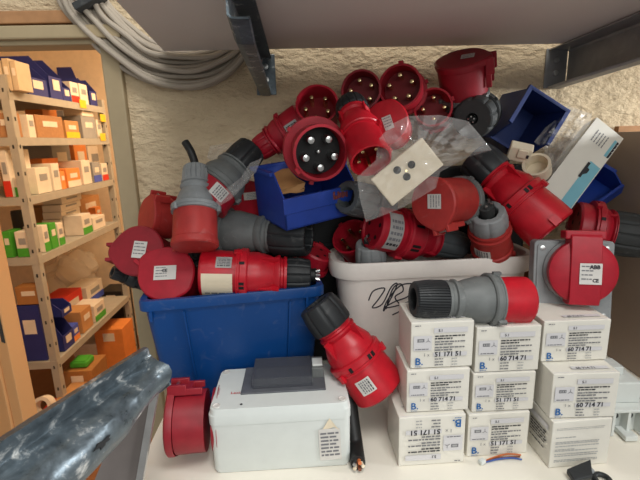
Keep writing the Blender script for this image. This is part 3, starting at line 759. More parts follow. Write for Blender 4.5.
plug('coupler_connector', 'bright red connector with round lid and silver sticker behind the clear bag', 'connector', at(386, 122, .695), at(394, 132, .77), 43, 'lid', BR, tc=.7, tr=.85, tb=.98, ringR=0, hinge=2.9, nut=False, fins=False,
     lidlabel=(.42, .62, -PI/2+.35, -.05, -.1, ()))
# --- in and over the tub
plug('coupler_connector', 'dark grey hollow gland end between the blue bin and the clear bag', 'connector', at(385, 205, .735), at(346, 197, .665), 34, 'face', ('dark_grey',)*4, tc=.3, tr=.4, tb=.5, rb=.9, rn=1.0, ringR=1.0, slots=False, nutn=12, fins=False)
plug('inlet_connector', 'small dark red plug with brass pins leaning over the tub edge', 'connector', at(350, 236, .74), at(368, 258, .79), 38, 'pins', ('red',)*3+('black',), tc=.6, tr=.7, tb=.9, nut=False, fins=False, off=.3)
plug('gland_connector', 'light grey gland cap with cut cable over the tub rim', 'connector', at(373, 290, .73), at(370, 243, .70), 31, 'face', ('light_grey',)*4, tc=.3, tr=.4, tb=.5, rb=.95, rn=.98, ringR=0, slots=False, nutn=8, fins=False, stub=.006)
plug('plug_connector', 'red plug with white band and black nut lying along the tub rim', 'connector', at(372, 227, .69), at(461, 246, .745), 44, 'face', ('red', 'red', 'red', 'dark_grey'), tc=.26, tr=.44, tb=.66, rb=.78, rn=.74, ringR=1.16,
     labels=((.06, .20, -.9, .9),), stub=.022, stubmat='cable_black', nutn=8, stickmat='silver_sticker')
plug('coupler_connector', 'faded red lidded connector with grey back rim under the white socket plate', 'connector', at(432, 203, .630), at(468, 199, .695), 50, 'lid', ('faded_red', 'grey', 'grey', 'grey', 'faded_red'), tc=.72, tr=.84, tb=.97, ringR=1.0, slots=False, hinge=-1.35, nut=False, fins=False,
     lidlabel=(.56, .60, -PI/2-.1, .15, .05, ()))
plug('gland_connector', 'upright connector with grey gland, silver cable tip and red body in the tub', 'connector', at(494, 266, .715), at(487, 212, .655), 39, 'face', ('faded_red', 'faded_red', 'faded_red', 'light_grey'), tc=.3, tr=.4, tb=.76, rb=.92, rn=.90, ringR=1.02, slots=False, nutn=6, fins=False, stub=.014, stubmat='rubber',
     labels=((.42, .55, .1, 1.0),))
plug('plug_connector', 'big bright red plug slanting from its black nut down to the grey socket plate', 'connector', at(552, 230, .645), at(474, 157, .735), 51, 'face', BR, tc=.34, tr=.44, tb=.74, rb=.70, rn=.86, ringR=1.08, nutn=8, lug=-.3, bodyR=.94)
plug('plug_connector', 'red plug with dark nut pointing out past the lidded socket', 'connector', at(573, 226, .72), at(648, 238, .68), 50, 'face', ('red', 'red', 'red', 'rubber'), tc=.20, tr=.32, tb=.50, rb=.8, rn=.88, ringR=1.14, nutn=12)

# panel socket with lid on a grey plate, over the right cartons
def panel_socket():
    C = at(574, 282, .578)
    z = (CAM-C).normalized(); z = (z*.55+Vector((-.02, -.9, .05))).normalized()
    x = Vector((1, 0, 0)); x = (x-z*x.dot(z)).normalized(); y = z.cross(x)
    m = Matrix.Translation(C) @ Matrix((x, y, z)).transposed().to_4x4() @ Matrix.Rotation(-.04, 4, 'Z')
    root = empty('panel_socket', m, 'panel socket with round red flap on a square grey plate above the cartons', 'socket')
    s = mpp(C); W, H = 74*s, 82*s
    b = BM(); prism(b, ring_pts(W, H, .006), -.030, -.006); prism(b, ring_pts(W*.93, H*.93, .006), -.0065, -.004); part('base_plate', b, 'light_grey', root, bevel=.001)
    for sx in (-1, 1):
        for sy in (-1, 1):
            b = BM(); lathe(b, [(0, -.004), (.0035, -.004), (.0035, -.003), (0, -.0025)], 12); bmesh.ops.translate(b, verts=b.verts, vec=(sx*W*.40, sy*H*.41, 0)); part('screw', b, 'steel', root)
    R = 31.5*s; oy = 12*s; ox = 3*s
    T = lambda b: bmesh.ops.translate(b, verts=b.verts, vec=(ox, oy, 0))
    b = BM(); lathe(b, [(0, -.005), (R*1.02, -.005), (R*1.02, .001), (R*.93, .004), (0, .004)], 48); T(b); part('socket_ring', b, 'light_grey', root)
    b = BM(); lathe(b, [(0, .003), (R*.9, .003), (R*.96, .006), (R, .014), (R*.98, .020), (R*.80, .024), (0, .0265)], 56); T(b); lid = part('lid', b, 'red', root)
    # strap down the middle with the hinge at the top
    b = BM(); sw = R*.86
    pr = [(R*1.22, .004), (R*1.24, .018), (R*1.1, .027), (R*.8, .0285), (-R*.8, .0285), (-R*1.0, .026), (-R*1.03, .014), (-R*1.0, .004)]
    v0 = [b.verts.new((-sw/2, y, z)) for y, z in pr]; v1 = [b.verts.new((sw/2, y, z)) for y, z in pr]
    for i in range(len(pr)-1): b.faces.new((v0[i], v0[i+1], v1[i+1], v1[i]))
    b.faces.new(v0); b.faces.new(v1[::-1]); T(b); part('strap', b, 'red', root, bevel=.001)
    b = BM(); box(b, (0, R*1.14, .012), (R*1.15, R*.26, .022)); T(b); part('hinge', b, 'red', root, False, bevel=.002)
    mw = Matrix.Translation((ox+R*.12, oy-R*.02, .0292))
    o = flat_label(lid, mw, R*.62, R*.64, 'sticker', 11, (('CE', .58, .12, .22, .01),), 4, 'white maker sticker')
    b = BM(); text_into(b, 'ABB', Matrix.Translation((ox+R*.12-R*.04, oy+R*.14, .0304)), R*.16, 0, R*.006); part('printed_mark', b, 'ink', lid, False)
panel_socket()

# ============================================================ BINS, BOXES, BAGS IN THE HEAP
def open_bin(name, label, mw, w, d, h, m='bin_blue', wall=.0025, cat='bin', rust=False):
    """stackable open-fronted bin: low front lip, sloped cheeks, thick rim. local: front at -y"""
    root = empty(name, mw, label, cat)
    b = BM(); box(b, (0, 0, wall/2), (w, d, wall))
    box(b, (0, d/2-wall/2, h/2), (w, wall, h)); box(b, (0, -d/2+wall/2, h*.29), (w, wall, h*.58))
    for s in (-1, 1):
        pts = [(-d/2, 0), (d/2, 0), (d/2, h), (-d/2+d*.28, h), (-d/2, h*.58)]
        v0 = [b.verts.new((s*w/2, y, z)) for y, z in pts]; v1 = [b.verts.new((s*(w/2-wall), y, z)) for y, z in pts]
        b.faces.new(v0); b.faces.new(v1[::-1])
        for i in range(5): b.faces.new((v0[i], v0[(i+1) % 5], v1[(i+1) % 5], v1[i]))
    part('shell', b, m, root, False)
    b = BM()
    for s in (-1, 1): box(b, (s*(w/2+.002), d*.14, h-.003), (.006, d*.72, .006))
    box(b, (0, d/2, h-.003), (w+.01, .006, .006)); box(b, (0, -d/2-.001, h*.58-.012), (w+.004, .004, .024))
    part('rim', b, m, root, False, bevel=.001)
    if rust:
        b = BM(); rn = random.Random(2)
        for k in range(7): box(b, (w*.16+k*.004, -d/2-.0032, h*.58-.012+rn.uniform(-.002, .002)), (.0035, .0008, rn.uniform(.006, .013)))
        part('old_label_residue', b, 'rust', root, False)
    return root
def basis(o, xd, zd):
    x = Vector(xd).normalized(); z = Vector(zd); z = (z-x*z.dot(x)).normalized(); y = z.cross(x)
    return Matrix.Translation(o) @ Matrix((x, y, z)).transposed().to_4x4()
# blue bin in the middle of the heap
q0, q1 = at(284, 206, .635), at(356, 190, .695)
xd = (q1-q0).normalized(); wbin = (q1-q0).length
mbin = basis((q0+q1)/2, xd, (0, -.10, 1))
bd, bh = .105, .085
mbin = mbin @ Matrix.Translation((0, bd/2, -bh*.58+.010))
open_bin('storage_bin', 'blue open bin with a rusty smear in the middle of the heap', mbin, wbin, bd, bh, rust=True)
b = BM(); rn = random.Random(4)
box(b, (0, 0, 0), (.05, .055, .012)); bmesh.ops.subdivide_edges(b, edges=b.edges[:], cuts=3, use_grid_fill=True)
for v in b.verts: v.co += Vector((rn.uniform(-1, 1), rn.uniform(-1, 1), rn.uniform(-1, 1)))*.002
o = part('paper_packet', b, 'r_kraft', mw=mbin @ Matrix.Translation((-wbin*.28, .005, bh*.72)) @ Matrix.Rotation(.3, 4, 'X')); tag(o, 'crumpled beige packet lying in the rust-smeared blue bin', 'packet')
# upright blue bin at the back right
C = at(506, 126, .838); mb2 = basis(C, (.86, .02, -.5), (-.12, -1, .10))
open_bin('storage_bin', 'navy blue bin tipped on its side against the wall under the dark bracket', mb2, .078, .09, .10, 'navy')
# blue bin under the long white box
C = at(598, 187, .765); open_bin('storage_bin', 'dark blue bin peeping out under the long white box', basis(C, (.8, .1, .5), (-.3, -.6, .7)) @ Matrix.Translation((0, .02, -.05)), .09, .07, .05, 'bin_blue')

# long white box with teal stripe
def long_box():
    a = at(560, 205, .64); t = at(597, 117, .77); r_ = at(622, 141, .755)
    lo = at(551, 177, .73)
    yd = (t-lo); L = yd.length*1.35; yd.normalize(); xd = (r_-t); W = xd.length; xd = (xd-yd*xd.dot(yd)).normalized(); zd = xd.cross(yd)
    org = t - yd*L
    m = Matrix.Translation(org) @ Matrix((xd, yd, zd)).transposed().to_4x4()
    root = empty('long_box', m, 'long white box with teal stripe standing tilted beside the side board', 'box')
    D = .035
    b = BM(); box(b, (W/2, L/2, -D/2), (W, L, D)); part('body', b, 'carton', root, False, bevel=.0008)
    b = BM(); rect(b, Matrix(), W*.62, L*.10, W*.97, L*.62, .0004, 0); part('stripe', b, 'teal', root, False, label='teal printed stripe')
    b = BM(); I = Matrix(); n = 10
    hp_ = [(.58, .43), (.66, .43), (.66, .47), (.74, .50), (.74, .545), (.66, .55), (.66, .60), (.58, .60)]
    f = b.faces.new([b.verts.new((W*x, L*y, .0009)) for x, y in hp_])
    vs = [(W*.50, L*.545), (W*.62, L*.60), (W*.80, L*.60), (W*.86, L*.555)]
    part('hang_hole', b, 'ink', root, False)
    b = BM(); rn = random.Random(9)
    for k in range(5):
        x = W*(.28+.09*k); mw = Matrix.Translation((x, L*(.82), 0)) @ Matrix.Rotation(PI/2, 4, 'Z')
        words(b, Matrix.Translation((x, L*.78, 0)) @ Matrix.Rotation(PI/2, 4, 'Z'), 0, L*.13, 0, W*.03, .0006, 0, rn, 1)
    part('printed_lines', b, 'mid_ink', root, False)
    b = BM(); rect(b, I, W*.82, L*.74, W*.90, L*.93, .0006, 0); words(b, Matrix.Translation((W*.90, L*.745, 0)) @ Matrix.Rotation(PI/2, 4, 'Z'), 0, L*.18, -W*.07, W*.06, .0009, 1, rn, 1)
    rect(b, I, W*.91, L*.74, W*.95, L*.93, .0006, 1)
    part('logo_strip', b, ['teal', 'ink'], root, False)
    b = BM(); box(b, (W*.5, L*.999+.0006, -D/2), (W*.9, .0008, D*.9)); part('end_flap', b, 'carton', root, False)
long_box()
# cardboard behind the side board
P = at(625, 134, WALL-.02)
o = BM(); box(o, (0, 0, -.12), (.045, .012, .34)); o = part('cardboard_piece', o, 'cardboard', None, False, Matrix.Translation((P.x+.004, WALL-.02, at(627, 126, WALL-.02).z-.05)))
tag(o, 'strip of brown cardboard standing against the wall by the side board', 'cardboard')
# masking ring and small beige device
C = at(537, 168, .70)
z_ = (CAM-C).normalized()*.75+Vector((-.15, 0, .55))
b = BM(); R = 13*mpp(C); lathe(b, [(R, -.012), (R, .012), (R*.8, .012), (R*.8, -.010), (0, -.010), (0, -.012), (R, -.012)], 36)
o = part('plastic_cup', b, 'cream', mw=Matrix.Translation(C) @ z_.to_track_quat('Z', 'Y').to_matrix().to_4x4()); tag(o, 'round cream plastic cap with open mouth beside the long white box', 'cap')
C = at(520, 152, .715); root = empty('wall_switch', Matrix.Translation(C) @ Euler((.5, .25, -.4)).to_matrix().to_4x4(), 'small beige switch body leaning against the upright navy bin', 'switch')
b = BM(); box(b, (0, 0, 0), (.036, .022, .026)); part('body', b, 'cream', root, False, bevel=.002)
b = BM(); box(b, (.004, -.012, .004), (.016, .004, .014)); part('rocker', b, 'cream', root, False, bevel=.001)
b = BM(); box(b, (.012, -.0142, .002), (.004, .001, .006)); part('slot', b, 'ink', root, False)

# crumpled bags
def bag(name, label, outline, Y0, thick, m, amp, n=26, tilt=0, seed=1):
    rn = random.Random(seed); cx = sum(p[0] for p in outline)/len(outline); cy = sum(p[1] for p in outline)/len(outline)
    O = at(cx, cy, Y0); root = empty(name, Matrix.Translation(O), label, 'bag')
    out = []
    for i in range(len(outline)):
        a, c = outline[i], outline[(i+1) % len(outline)]
        for k in range(6): out.append((a[0]+(c[0]-a[0])*k/6, a[1]+(c[1]-a[1])*k/6))
    for side, nm in ((-1, 'front_sheet'), (1, 'back_sheet')):
        b = BM(); rings = []; K = 9
        for j in range(K+1):
            s = 1-j/K
            if j == K: rings.append([b.verts.new(at(cx, cy, Y0+side*thick)-O)]); break
            row = []
            for i, (x, y) in enumerate(out):
                px, py = cx+(x-cx)*s, cy+(y-cy)*s
                bul = thick*(1-s**3)
                cr_ = amp*(math.sin(px*.31+py*.17+seed)+math.sin(px*.13-py*.41+seed*2)+.6*math.sin(px*.7+py*.5))*min(1, (1-s)*3)
                Y = Y0+side*bul+cr_*.5+(rn.uniform(-amp, amp)*.35 if 0 < j else 0)+tilt*(y-cy)
                row.append(b.verts.new(at(px, py, Y)-O))
            rings.append(row)
        N = len(out)
        for A, B in zip(rings, rings[1:]):
            for i in range(N):
                if len(B) == 1: b.faces.new((A[i], A[(i+1) % N], B[0]))
                else: b.faces.new((A[i], A[(i+1) % N], B[(i+1) % N], B[i]))
        part(nm, b, m, root, sharp=28)
    return root
# the socket plate inside the bag
pl = [at(374, 179, .600), at(423, 134, .600), at(441, 169, .592), at(391, 205, .592)]
c = (pl[0]+pl[1]+pl[2]+pl[3])/4; xd = ((pl[1]-pl[0])+(pl[2]-pl[3])).normalized(); yd = ((pl[0]-pl[3])+(pl[1]-pl[2])).normalized(); yd = (yd-xd*yd.dot(xd)).normalized(); zd = xd.cross(yd)
if zd.dot(CAM-c) < 0: yd = -yd; zd = -zd
W = (pl[1]-pl[0]).length; H = ((pl[3]-pl[0]).length+(pl[2]-pl[1]).length)/2
root = empty('socket_plate', Matrix.Translation(c) @ Matrix((xd, yd, zd)).transposed().to_4x4(), 'square cream socket plate with three holes inside the clear bag', 'socket')
b = BM(); box(b, (0, 0, -.004), (W, H, .008)); part('plate', b, 'cream', root, False, bevel=.0015)
s = mpp(c)
for (dx_, dy_) in ((-.10, .22), (.12, .08), (-.05, -.10)):
    bb = BM(); lathe(bb, [(0, .0001), (.0046, .0001), (.0046, .0007), (.0054, .0007), (.0054, 0)], 20); bmesh.ops.translate(bb, verts=bb.verts, vec=(dx_*W, dy_*H, 0)); part('socket_hole', bb, 'rubber', root)
bb = BM(); lathe(bb, [(0, .0004), (.0016, .0004)], 10); bmesh.ops.translate(bb, verts=bb.verts, vec=(.0*W, .04*H, 0)); part('screw', bb, 'brass', root)
bag('plastic_bag', 'clear plastic bag holding the cream socket plate on the heap', [(357, 177), (376, 160), (378, 140), (392, 124), (408, 116), (440, 115), (468, 121), (480, 135), (492, 150), (466, 158), (440, 172), (436, 188), (402, 208), (366, 222), (360, 200)], .597, .028, 'plastic_bag', .010, seed=3)
bag('bubble_bag', 'crinkled clear bag squeezed behind the long white box', [(534, 142), (545, 128), (558, 118), (568, 106), (592, 114), (590, 124), (572, 146), (556, 168), (540, 166), (545, 150)], .755, .016, 'bubble', .010, seed=6)
bag('plastic_bag', 'folded clear film lying across the slanting dark grey connector', [(216, 202), (224, 190), (240, 178), (250, 163), (262, 158), (256, 172), (244, 186), (230, 200), (219, 206)], .655, .006, 'plastic_bag', .003, seed=8)
bag('plastic_bag', 'scrap of clear film behind the black nut by the wall', [(207, 158), (210, 146), (228, 143), (243, 142), (236, 154), (222, 166)], .80, .006, 'plastic_bag', .004, seed=9)

def case(px0, px1, pyt, Y0_, Y1_, label, name='dark_filler', m1='deep_black', m2='black', cat='case'):
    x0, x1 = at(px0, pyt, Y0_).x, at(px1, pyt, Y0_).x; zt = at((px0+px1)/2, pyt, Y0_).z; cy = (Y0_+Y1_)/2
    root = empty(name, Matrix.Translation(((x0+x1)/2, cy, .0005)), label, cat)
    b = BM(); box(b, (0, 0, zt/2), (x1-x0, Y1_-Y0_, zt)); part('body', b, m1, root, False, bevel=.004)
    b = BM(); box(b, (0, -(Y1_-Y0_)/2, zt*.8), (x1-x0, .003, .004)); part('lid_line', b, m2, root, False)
case(296, 425, 212, .812, .842, 'added dark case behind the gap between the crate and the tub')  # black box added so the gap reads as deep shade
case(428, 530, 166, .812, .842, 'taller added dark case behind the white tub and the big slanting plug')  # likewise added, hides the bright wall where the heap should look dark
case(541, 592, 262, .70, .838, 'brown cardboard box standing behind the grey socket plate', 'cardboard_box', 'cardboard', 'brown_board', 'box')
case(215, 294, 226, .812, .842, 'low added dark case hidden behind the connectors in the blue crate')  # another added black box, darkens the openings over the crate

# ============================================================ SMALL THINGS ON THE SHELF
# black cable beside the enclosure
O = at_z(357, 466, .008); b = BM()
pts = [at(345, 385, .60), at(350, 402, .585), at(353, 425, .565), at(356, 446, .545), at_z(358, 463, .011)]
pts = [p-O for p in pts]; tube(b, spline(pts, 6), .0105, 14)
root = empty('cable_offcut', Matrix.Translation(O), 'thick black cable end with bare wires beside the white enclosure', 'cable')
part('sheath', b, 'cable_black', root)
e = pts[-1]; d = (pts[-1]-pts[-2]).normalized()
for k, mn in enumerate(('cream', 'orange_wire', 'steel', 'cream', 'brown_wire')):
    a = 2*PI*k/5; off = Vector((math.cos(a)*.0052, 0, math.sin(a)*.0045))
    b = BM(); tube(b, [e+off*.8-d*.004, e+off+d*.004, e+off*1.3+d*.008], .0026, 8); part('wire', b, mn, root)
# loose thin wires by the cartons
zs = .0022; root = empty('loose_wires', Matrix.Translation(at_z(486, 463, 0)), 'white plug with thin orange and blue wires loose before the cartons', 'wire'); O = root.location.copy()
b = BM(); p = at_z(482, 461.5, .004)-O; box(b, p, (.009, .007, .006), Matrix.Rotation(.5, 3, 'Z')); part('wire_plug', b, 'enclosure', root, False, bevel=.001)
for mn, pp in (('orange_wire', [(485, 461), (495, 457), (508, 454), (521, 455)]), ('brown_wire', [(485, 462), (497, 458), (510, 457), (520, 456.5)]), ('blue_wire', [(486, 462), (499, 459), (512, 458), (522, 459.5)])):
    b = BM(); tube(b, spline([at_z(x, y, zs)-O for x, y in pp], 6), .0011, 8); part('wire', b, mn, root)
# terminal block at the right end
P = at_z(628, 437, 0); root = empty('terminal_block', Matrix.Translation((P.x, P.y, .0005)) @ Matrix.Rotation(-.06, 4, 'Z'), 'light grey stepped terminal block behind the right carton stack', 'terminal block')
b = BM(); prism(b, [(-.045, 0), (.060, 0), (.060, .11), (-.045, .11)], .040, .045)
part('mounting_flange', b, 'enclosure', root, False, bevel=.001)
b = BM(); box(b, (-.002, .055, .062), (.052, .075, .034)); part('upper_body', b, 'enclosure', root, False, bevel=.002)
b = BM(); box(b, (-.002, .055, .0855), (.024, .03, .013)); part('raised_key', b, 'enclosure', root, False, bevel=.001)
b = BM(); box(b, (.0, .055, .020), (.060, .080, .040)); part('lower_body', b, 'enclosure', root, False, bevel=.001)
for x in (-.024, -.002, .020):
    b = BM(); box(b, (x, .009, .021), (.004, .018, .038)); part('divider', b, 'enclosure', root, False)
for x in (-.013, .009):
    b = BM(); lathe(b, [(0, 0), (.0042, 0), (.0048, .001), (0, .001)], 16); bmesh.ops.transform(b, matrix=Matrix.Translation((x, .0148, .026)) @ Matrix.Rotation(PI/2, 4, 'X'), verts=b.verts); part('terminal_screw', b, 'rubber', root)
b = BM(); box(b, (-.004, .000, .006), (.018, .026, .008)); part('clip_foot', b, 'enclosure', root, False, bevel=.001)
for x, y in ((-.02, .016), (.03, .03)):
    b = BM(); lathe(b, [(0, .0455), (.003, .0455), (.003, .046), (0, .046)], 12); bmesh.ops.translate(b, verts=b.verts, vec=(x, y, 0)); part('screw', b, 'grey', root)
# black clip parts at the front edge
root = empty('black_clip', Matrix.Translation(at_z(583, 474, .002)), 'small black plastic clip lying at the front shelf edge', 'clip'); O = root.location.copy()
b = BM(); v = [at_z(566, 473, .006)-O, at_z(590, 463, .010)-O, at_z(592, 480, .006)-O, at_z(574, 485, .002)-O]
f = b.faces.new([b.verts.new(p) for p in v]); solidify(b, geom=[f], thickness=.008); part('body', b, 'black', root, False, bevel=.0015)
b = BM(); box(b, at_z(591, 470, .011)-O, (.005, .008, .005), Matrix.Rotation(.4, 3, 'Y')); part('tip', b, 'light_grey', root, False, bevel=.001)
root = empty('black_ring_clip', Matrix.Translation(at_z(602, 480, .004)), 'black curved hook lying beside the small black clip', 'clip')
b = BM(); tube(b, [Vector((.009*math.cos(a), .009*math.sin(a), .001)) for a in [k*.35-.4 for k in range(12)]], .0035, 10); part('hook', b, 'black', root)
# ============================================================ BACK ROOM RACK
RX = at(30, 215, 2.2).x; RY0, RY1 = 2.2, at_x(113, 185, RX).y
zsh = [at(18, 90, RY0).z, at(26, 137, RY0).z, at(36, 197, RY0).z, at(45, 257, RY0).z, at(62, 361, RY0).z]
rack = empty('storage_rack', Matrix.Translation((RX, RY0, -1.249)), 'pale metal storage rack full of goods in the back room', 'rack')
rp = lambda b: bmesh.ops.translate(b, verts=b.verts, vec=-rack.location)
DX = .62
def posts(x, y, top):
    b = BM()
    for (cx, cy, sx, sy) in ((x, y+.018, .003, .036), (x-.018, y, .036, .003)): box(b, (cx, cy, (top-1.249)/2), (sx, sy, top+1.249))
    rp(b); po = part('post', b, 'r_rack', rack, False)
    b = BM(); z = -1.1
    while z < top-.05:
        box(b, (x+.0025, y+.018, z), (.002, .008, .018)); box(b, (x-.018, y-.0025, z), (.008, .002, .018)); z += .13
    rp(b); part('slot', b, 'rubber', po, False)['kind'] = 'stuff'
posts(RX, RY0, zsh[0]+.07); posts(RX, RY1, zsh[0]+.05); posts(RX-DX, RY0, zsh[0]+.05)
for i, z in enumerate(zsh):
    b = BM(); box(b, (RX-DX/2, (RY0+RY1)/2, z-.006), (DX, RY1-RY0, .010))
    box(b, (RX+.001, (RY0+RY1)/2, z-.020), (.004, RY1-RY0, .04)); box(b, (RX-DX/2, RY0-.001, z-.020), (DX, .004, .04))
    rp(b); part('shelf', b, 'r_rack', rack, False)
SN = ['top', 'second', 'third', 'fourth', 'fifth']
def rack_item(si, x0, x1, y0, mcol, label, cat='carton', name='carton', accent=None, depth=.18, side='f', lift=0, inset=.012, style='box', yaw=0):
    z = zsh[si]+lift+.0008
    if side == 'f':
        A = at_x(x0, (y0+20), RX-inset); B = at_x(x1, (y0+20), RX-inset)
        ya, yb_ = A.y, B.y; zt = at_x((x0+x1)/2, y0, RX-inset).z
        cx, cy, sx, sy = RX-inset-depth/2, (ya+yb_)/2, depth, abs(yb_-ya)
    else:
        A = at(x0, y0, RY0+inset); B = at(x1, y0, RY0+inset); zt = at((x0+x1)/2, y0, RY0+inset).z
        cx, cy, sx, sy = (A.x+B.x)/2, RY0+inset+depth/2, abs(B.x-A.x), depth
    h = max(.03, zt-z)
    root = empty(name, Matrix.Translation((cx, cy, z)) @ Matrix.Rotation(yaw, 4, 'Z'), label, cat)
    b = BM()
    if style == 'box':
        box(b, (0, 0, h/2), (sx*.95, sy*.94, h)); part('body', b, mcol, root, False, bevel=.002)
        if accent:
            f = Vector((sx*.95/2+.001, 0, 0)) if side == 'f' else Vector((0, -sy*.94/2-.001, 0))
            b = BM(); s3 = (.002, sy*.93, h*.34) if side == 'f' else (sx*.94, .002, h*.34)
            box(b, (f.x, f.y, h*.18), s3); part('colour_band', b, accent, root, False)
        b = BM(); f = Vector((sx*.95/2+.001, 0, h*.62)) if side == 'f' else Vector((0, -sy*.94/2-.001, h*.62))
        s3 = (.002, sy*.5, h*.25) if side == 'f' else (sx*.5, .002, h*.25)
        box(b, f, s3); part('sticker', b, 'r_white' if mcol != 'r_white' else 'r_grey', root, False)
    elif style == 'bin':
        t = .004; k = sx if side == 'f' else sy
        box(b, (0, 0, t/2), (sx*.95, sy*.9, t)); box(b, (-sx*.475, 0, h/2), (t, sy*.9, h))
        for s in (-1, 1):
            pts = [(-sx*.475, 0), (sx*.475, 0), (sx*.5, h*.55), (sx*.2, h), (-sx*.475, h)]
            v0 = [b.verts.new((x, s*sy*.45, z)) for x, z in pts]; v1 = [b.verts.new((x, s*(sy*.45-t), z)) for x, z in pts]
            b.faces.new(v0); b.faces.new(v1[::-1])
            for i in range(5): b.faces.new((v0[i], v0[(i+1) % 5], v1[(i+1) % 5], v1[i]))
        box(b, (sx*.485, 0, h*.27), (t, sy*.9, h*.55)); part('shell', b, mcol, root, False)
        b = BM(); box(b, (sx*.49+.003, 0, h*.35), (.002, sy*.45, h*.25)); part('label_card', b, 'r_white', root, False)
    elif style == 'can':
        r = min(sx, sy)*.45; lathe(b, [(0, 0), (r, 0), (r, h*.5), (0, h*.5)], 24); part('body', b, mcol, root)
        b = BM(); lathe(b, [(0, h*.5), (r, h*.5), (r, h*.94), (r*.9, h), (0, h)], 24); part('lid', b, accent or 'r_white', root)
    elif style == 'bag':
        bmesh.ops.create_icosphere(b, subdivisions=4, radius=1)
        for v in b.verts:
            n = 1+.12*math.sin(v.co.x*9+v.co.z*7)+.1*math.sin(v.co.y*11-v.co.x*5)
            v.co = Vector((v.co.x*sx*.5*n, v.co.y*sy*.5*n, max(0, (v.co.z*n+.92))*h*.5))
        part('film', b, mcol, root, sharp=20)
    return root
RI = rack_item
# top shelf
RI(0, 48, 62, 59, 'r_blue', 'tall dark blue bin on the top rack shelf above the brown post edge', 'bin', 'storage_bin', style='bin', depth=.30)
RI(0, 27, 48, 64, 'r_blue', 'dark blue bin nearest the rack post on the top shelf', 'bin', 'storage_bin', style='bin', depth=.26)
RI(0, 63, 72, 78, 'r_blue', 'small dark blue bin mid top shelf beside the red and white packet', 'bin', 'storage_bin', style='bin', depth=.2)
RI(0, 73, 81, 83, 'r_white', 'white packet with red print on the top rack shelf', 'packet', 'packet', 'r_red', .15)
RI(0, 82, 90, 85, 'r_white', 'plain white carton on the top rack shelf next to the red printed packet', depth=.15)
RI(0, 90, 97.5, 80, 'r_blue', 'dark blue bin at the far end of the top rack shelf', 'bin', 'storage_bin', style='bin', depth=.2)
for k, (x0, x1, y0) in enumerate(((-8, -1, 60), (0, 7, 58), (8, 14, 60))):
    RI(0, x0, x1, y0, 'r_sleeve', ['bundle of brown cardboard sleeves cut by the picture edge', 'middle bundle of brown cardboard sleeves on the top rack shelf', 'brown cardboard sleeve bundle closest to the rack post on top'][k], 'sleeves', 'cardboard_sleeves', side='e', depth=.12)
# second shelf
RI(1, -6, 12, 113, 'cardboard', 'brown carton on the end side of the second rack shelf', side='e', depth=.06)
RI(1, 30, 37, 115, 'r_white', 'pile of thin white packets near the post on the second rack shelf', 'packets', 'packet_pile', depth=.07)
RI(1, 38, 66, 116, 'cardboard', 'long brown carton with white end on the second rack shelf', depth=.18)
RI(1, 68, 82, 121, 'r_kraft', 'open kraft carton with yellow tag on the second rack shelf', accent='r_yellow', depth=.2)
RI(1, 84, 98, 117, 'r_grey', 'grey white carton at the far end of the second rack shelf', depth=.18)
RI(1, 84, 96, 108, 'r_white', 'small white carton lying on the grey one on the second shelf', lift=at_x(91, 117, RX-.012).z-zsh[1]+.001, depth=.12)
# third shelf
RI(2, -4, 4, 150, 'r_white', 'white and red carton at the picture edge on the third rack shelf', side='e', accent='r_red', depth=.2)
RI(2, -2, 17, 170, 'r_brown', 'brown carton low on the end of the third rack shelf', side='e', depth=.3, inset=.14)
RI(2, 6, 21, 178, 'r_green', 'round can with green base and white lid on the third rack shelf', 'can', 'can', 'r_white', side='e', style='can', depth=.10)
RI(2, 38, 53, 167, 'r_white', 'big white carton with window print on the third rack shelf', depth=.12)
RI(2, 54, 62, 163, 'r_white', 'narrow tall white carton on the third rack shelf', depth=.12)
RI(2, 63, 68, 171, 'r_orange', 'thin orange packet squeezed in on the third rack shelf', 'packet', 'packet', depth=.12)
RI(2, 69, 83, 168, 'r_orange', 'orange and white carton midway on the third rack shelf', accent='r_white', depth=.14)
RI(2, 84, 93, 160, 'r_white', 'tallest white carton on the third rack shelf', depth=.16)
RI(2, 95, 103, 162, 'r_grey', 'white and blue grey carton on the third rack shelf', accent='r_pblue', depth=.14)
RI(2, 104, 110, 163, 'r_white', 'white carton with red foot at the far end of the third shelf', accent='r_red', depth=.14)
RI(2, 54, 73, 142, 'r_grey', 'large taupe carton at the back of the third rack shelf', depth=.25, inset=.30)
RI(2, 76, 89, 142, 'r_orange', 'vivid orange carton at the back of the third rack shelf', depth=.2, inset=.30)
RI(2, 45, 62, 158, 'r_orange', 'flat orange carton behind the white ones on the third rack shelf', depth=.14, inset=.15)
# fourth shelf
RI(3, 4, 17, 212, 'r_green', 'green bottle with black cap on the end of the fourth rack shelf', 'bottle', 'bottle', 'r_black', side='e', style='can', depth=.1, inset=.14)
RI(3, 0, 9, 232, 'r_green', 'green and white box at the picture edge on the fourth shelf', accent='r_green', side='e', depth=.1)
RI(3, 13, 27, 232, 'r_white', 'white and green box beside the rack post on the fourth shelf', accent='r_green', side='e', depth=.1)
RI(3, 45, 51, 224, 'r_white', 'slim white and green carton nearest the post on the fourth shelf', accent='r_green', depth=.1)
RI(3, 52, 59, 222, 'r_green', 'green carton with white cap on the fourth rack shelf', accent='r_green', depth=.1)
RI(3, 60, 66, 222, 'r_white', 'white carton with green foot beside the tall white pile', accent='r_green', depth=.1)
for k in range(6):
    RI(3, 63+.6*(k % 2), 84+.6*(k % 3), [229.5, 222.5, 215.5, 208.5, 201.5, 194.5][k], 'r_white', ['lowest', 'second lowest', 'third', 'fourth', 'second highest', 'topmost'][k]+' flat white carton of the pile on the fourth rack shelf', lift=(0 if k == 0 else at_x(74, 229.5-7*(k-1), RX-.13).z-zsh[3]+.001), depth=.12, inset=.13)
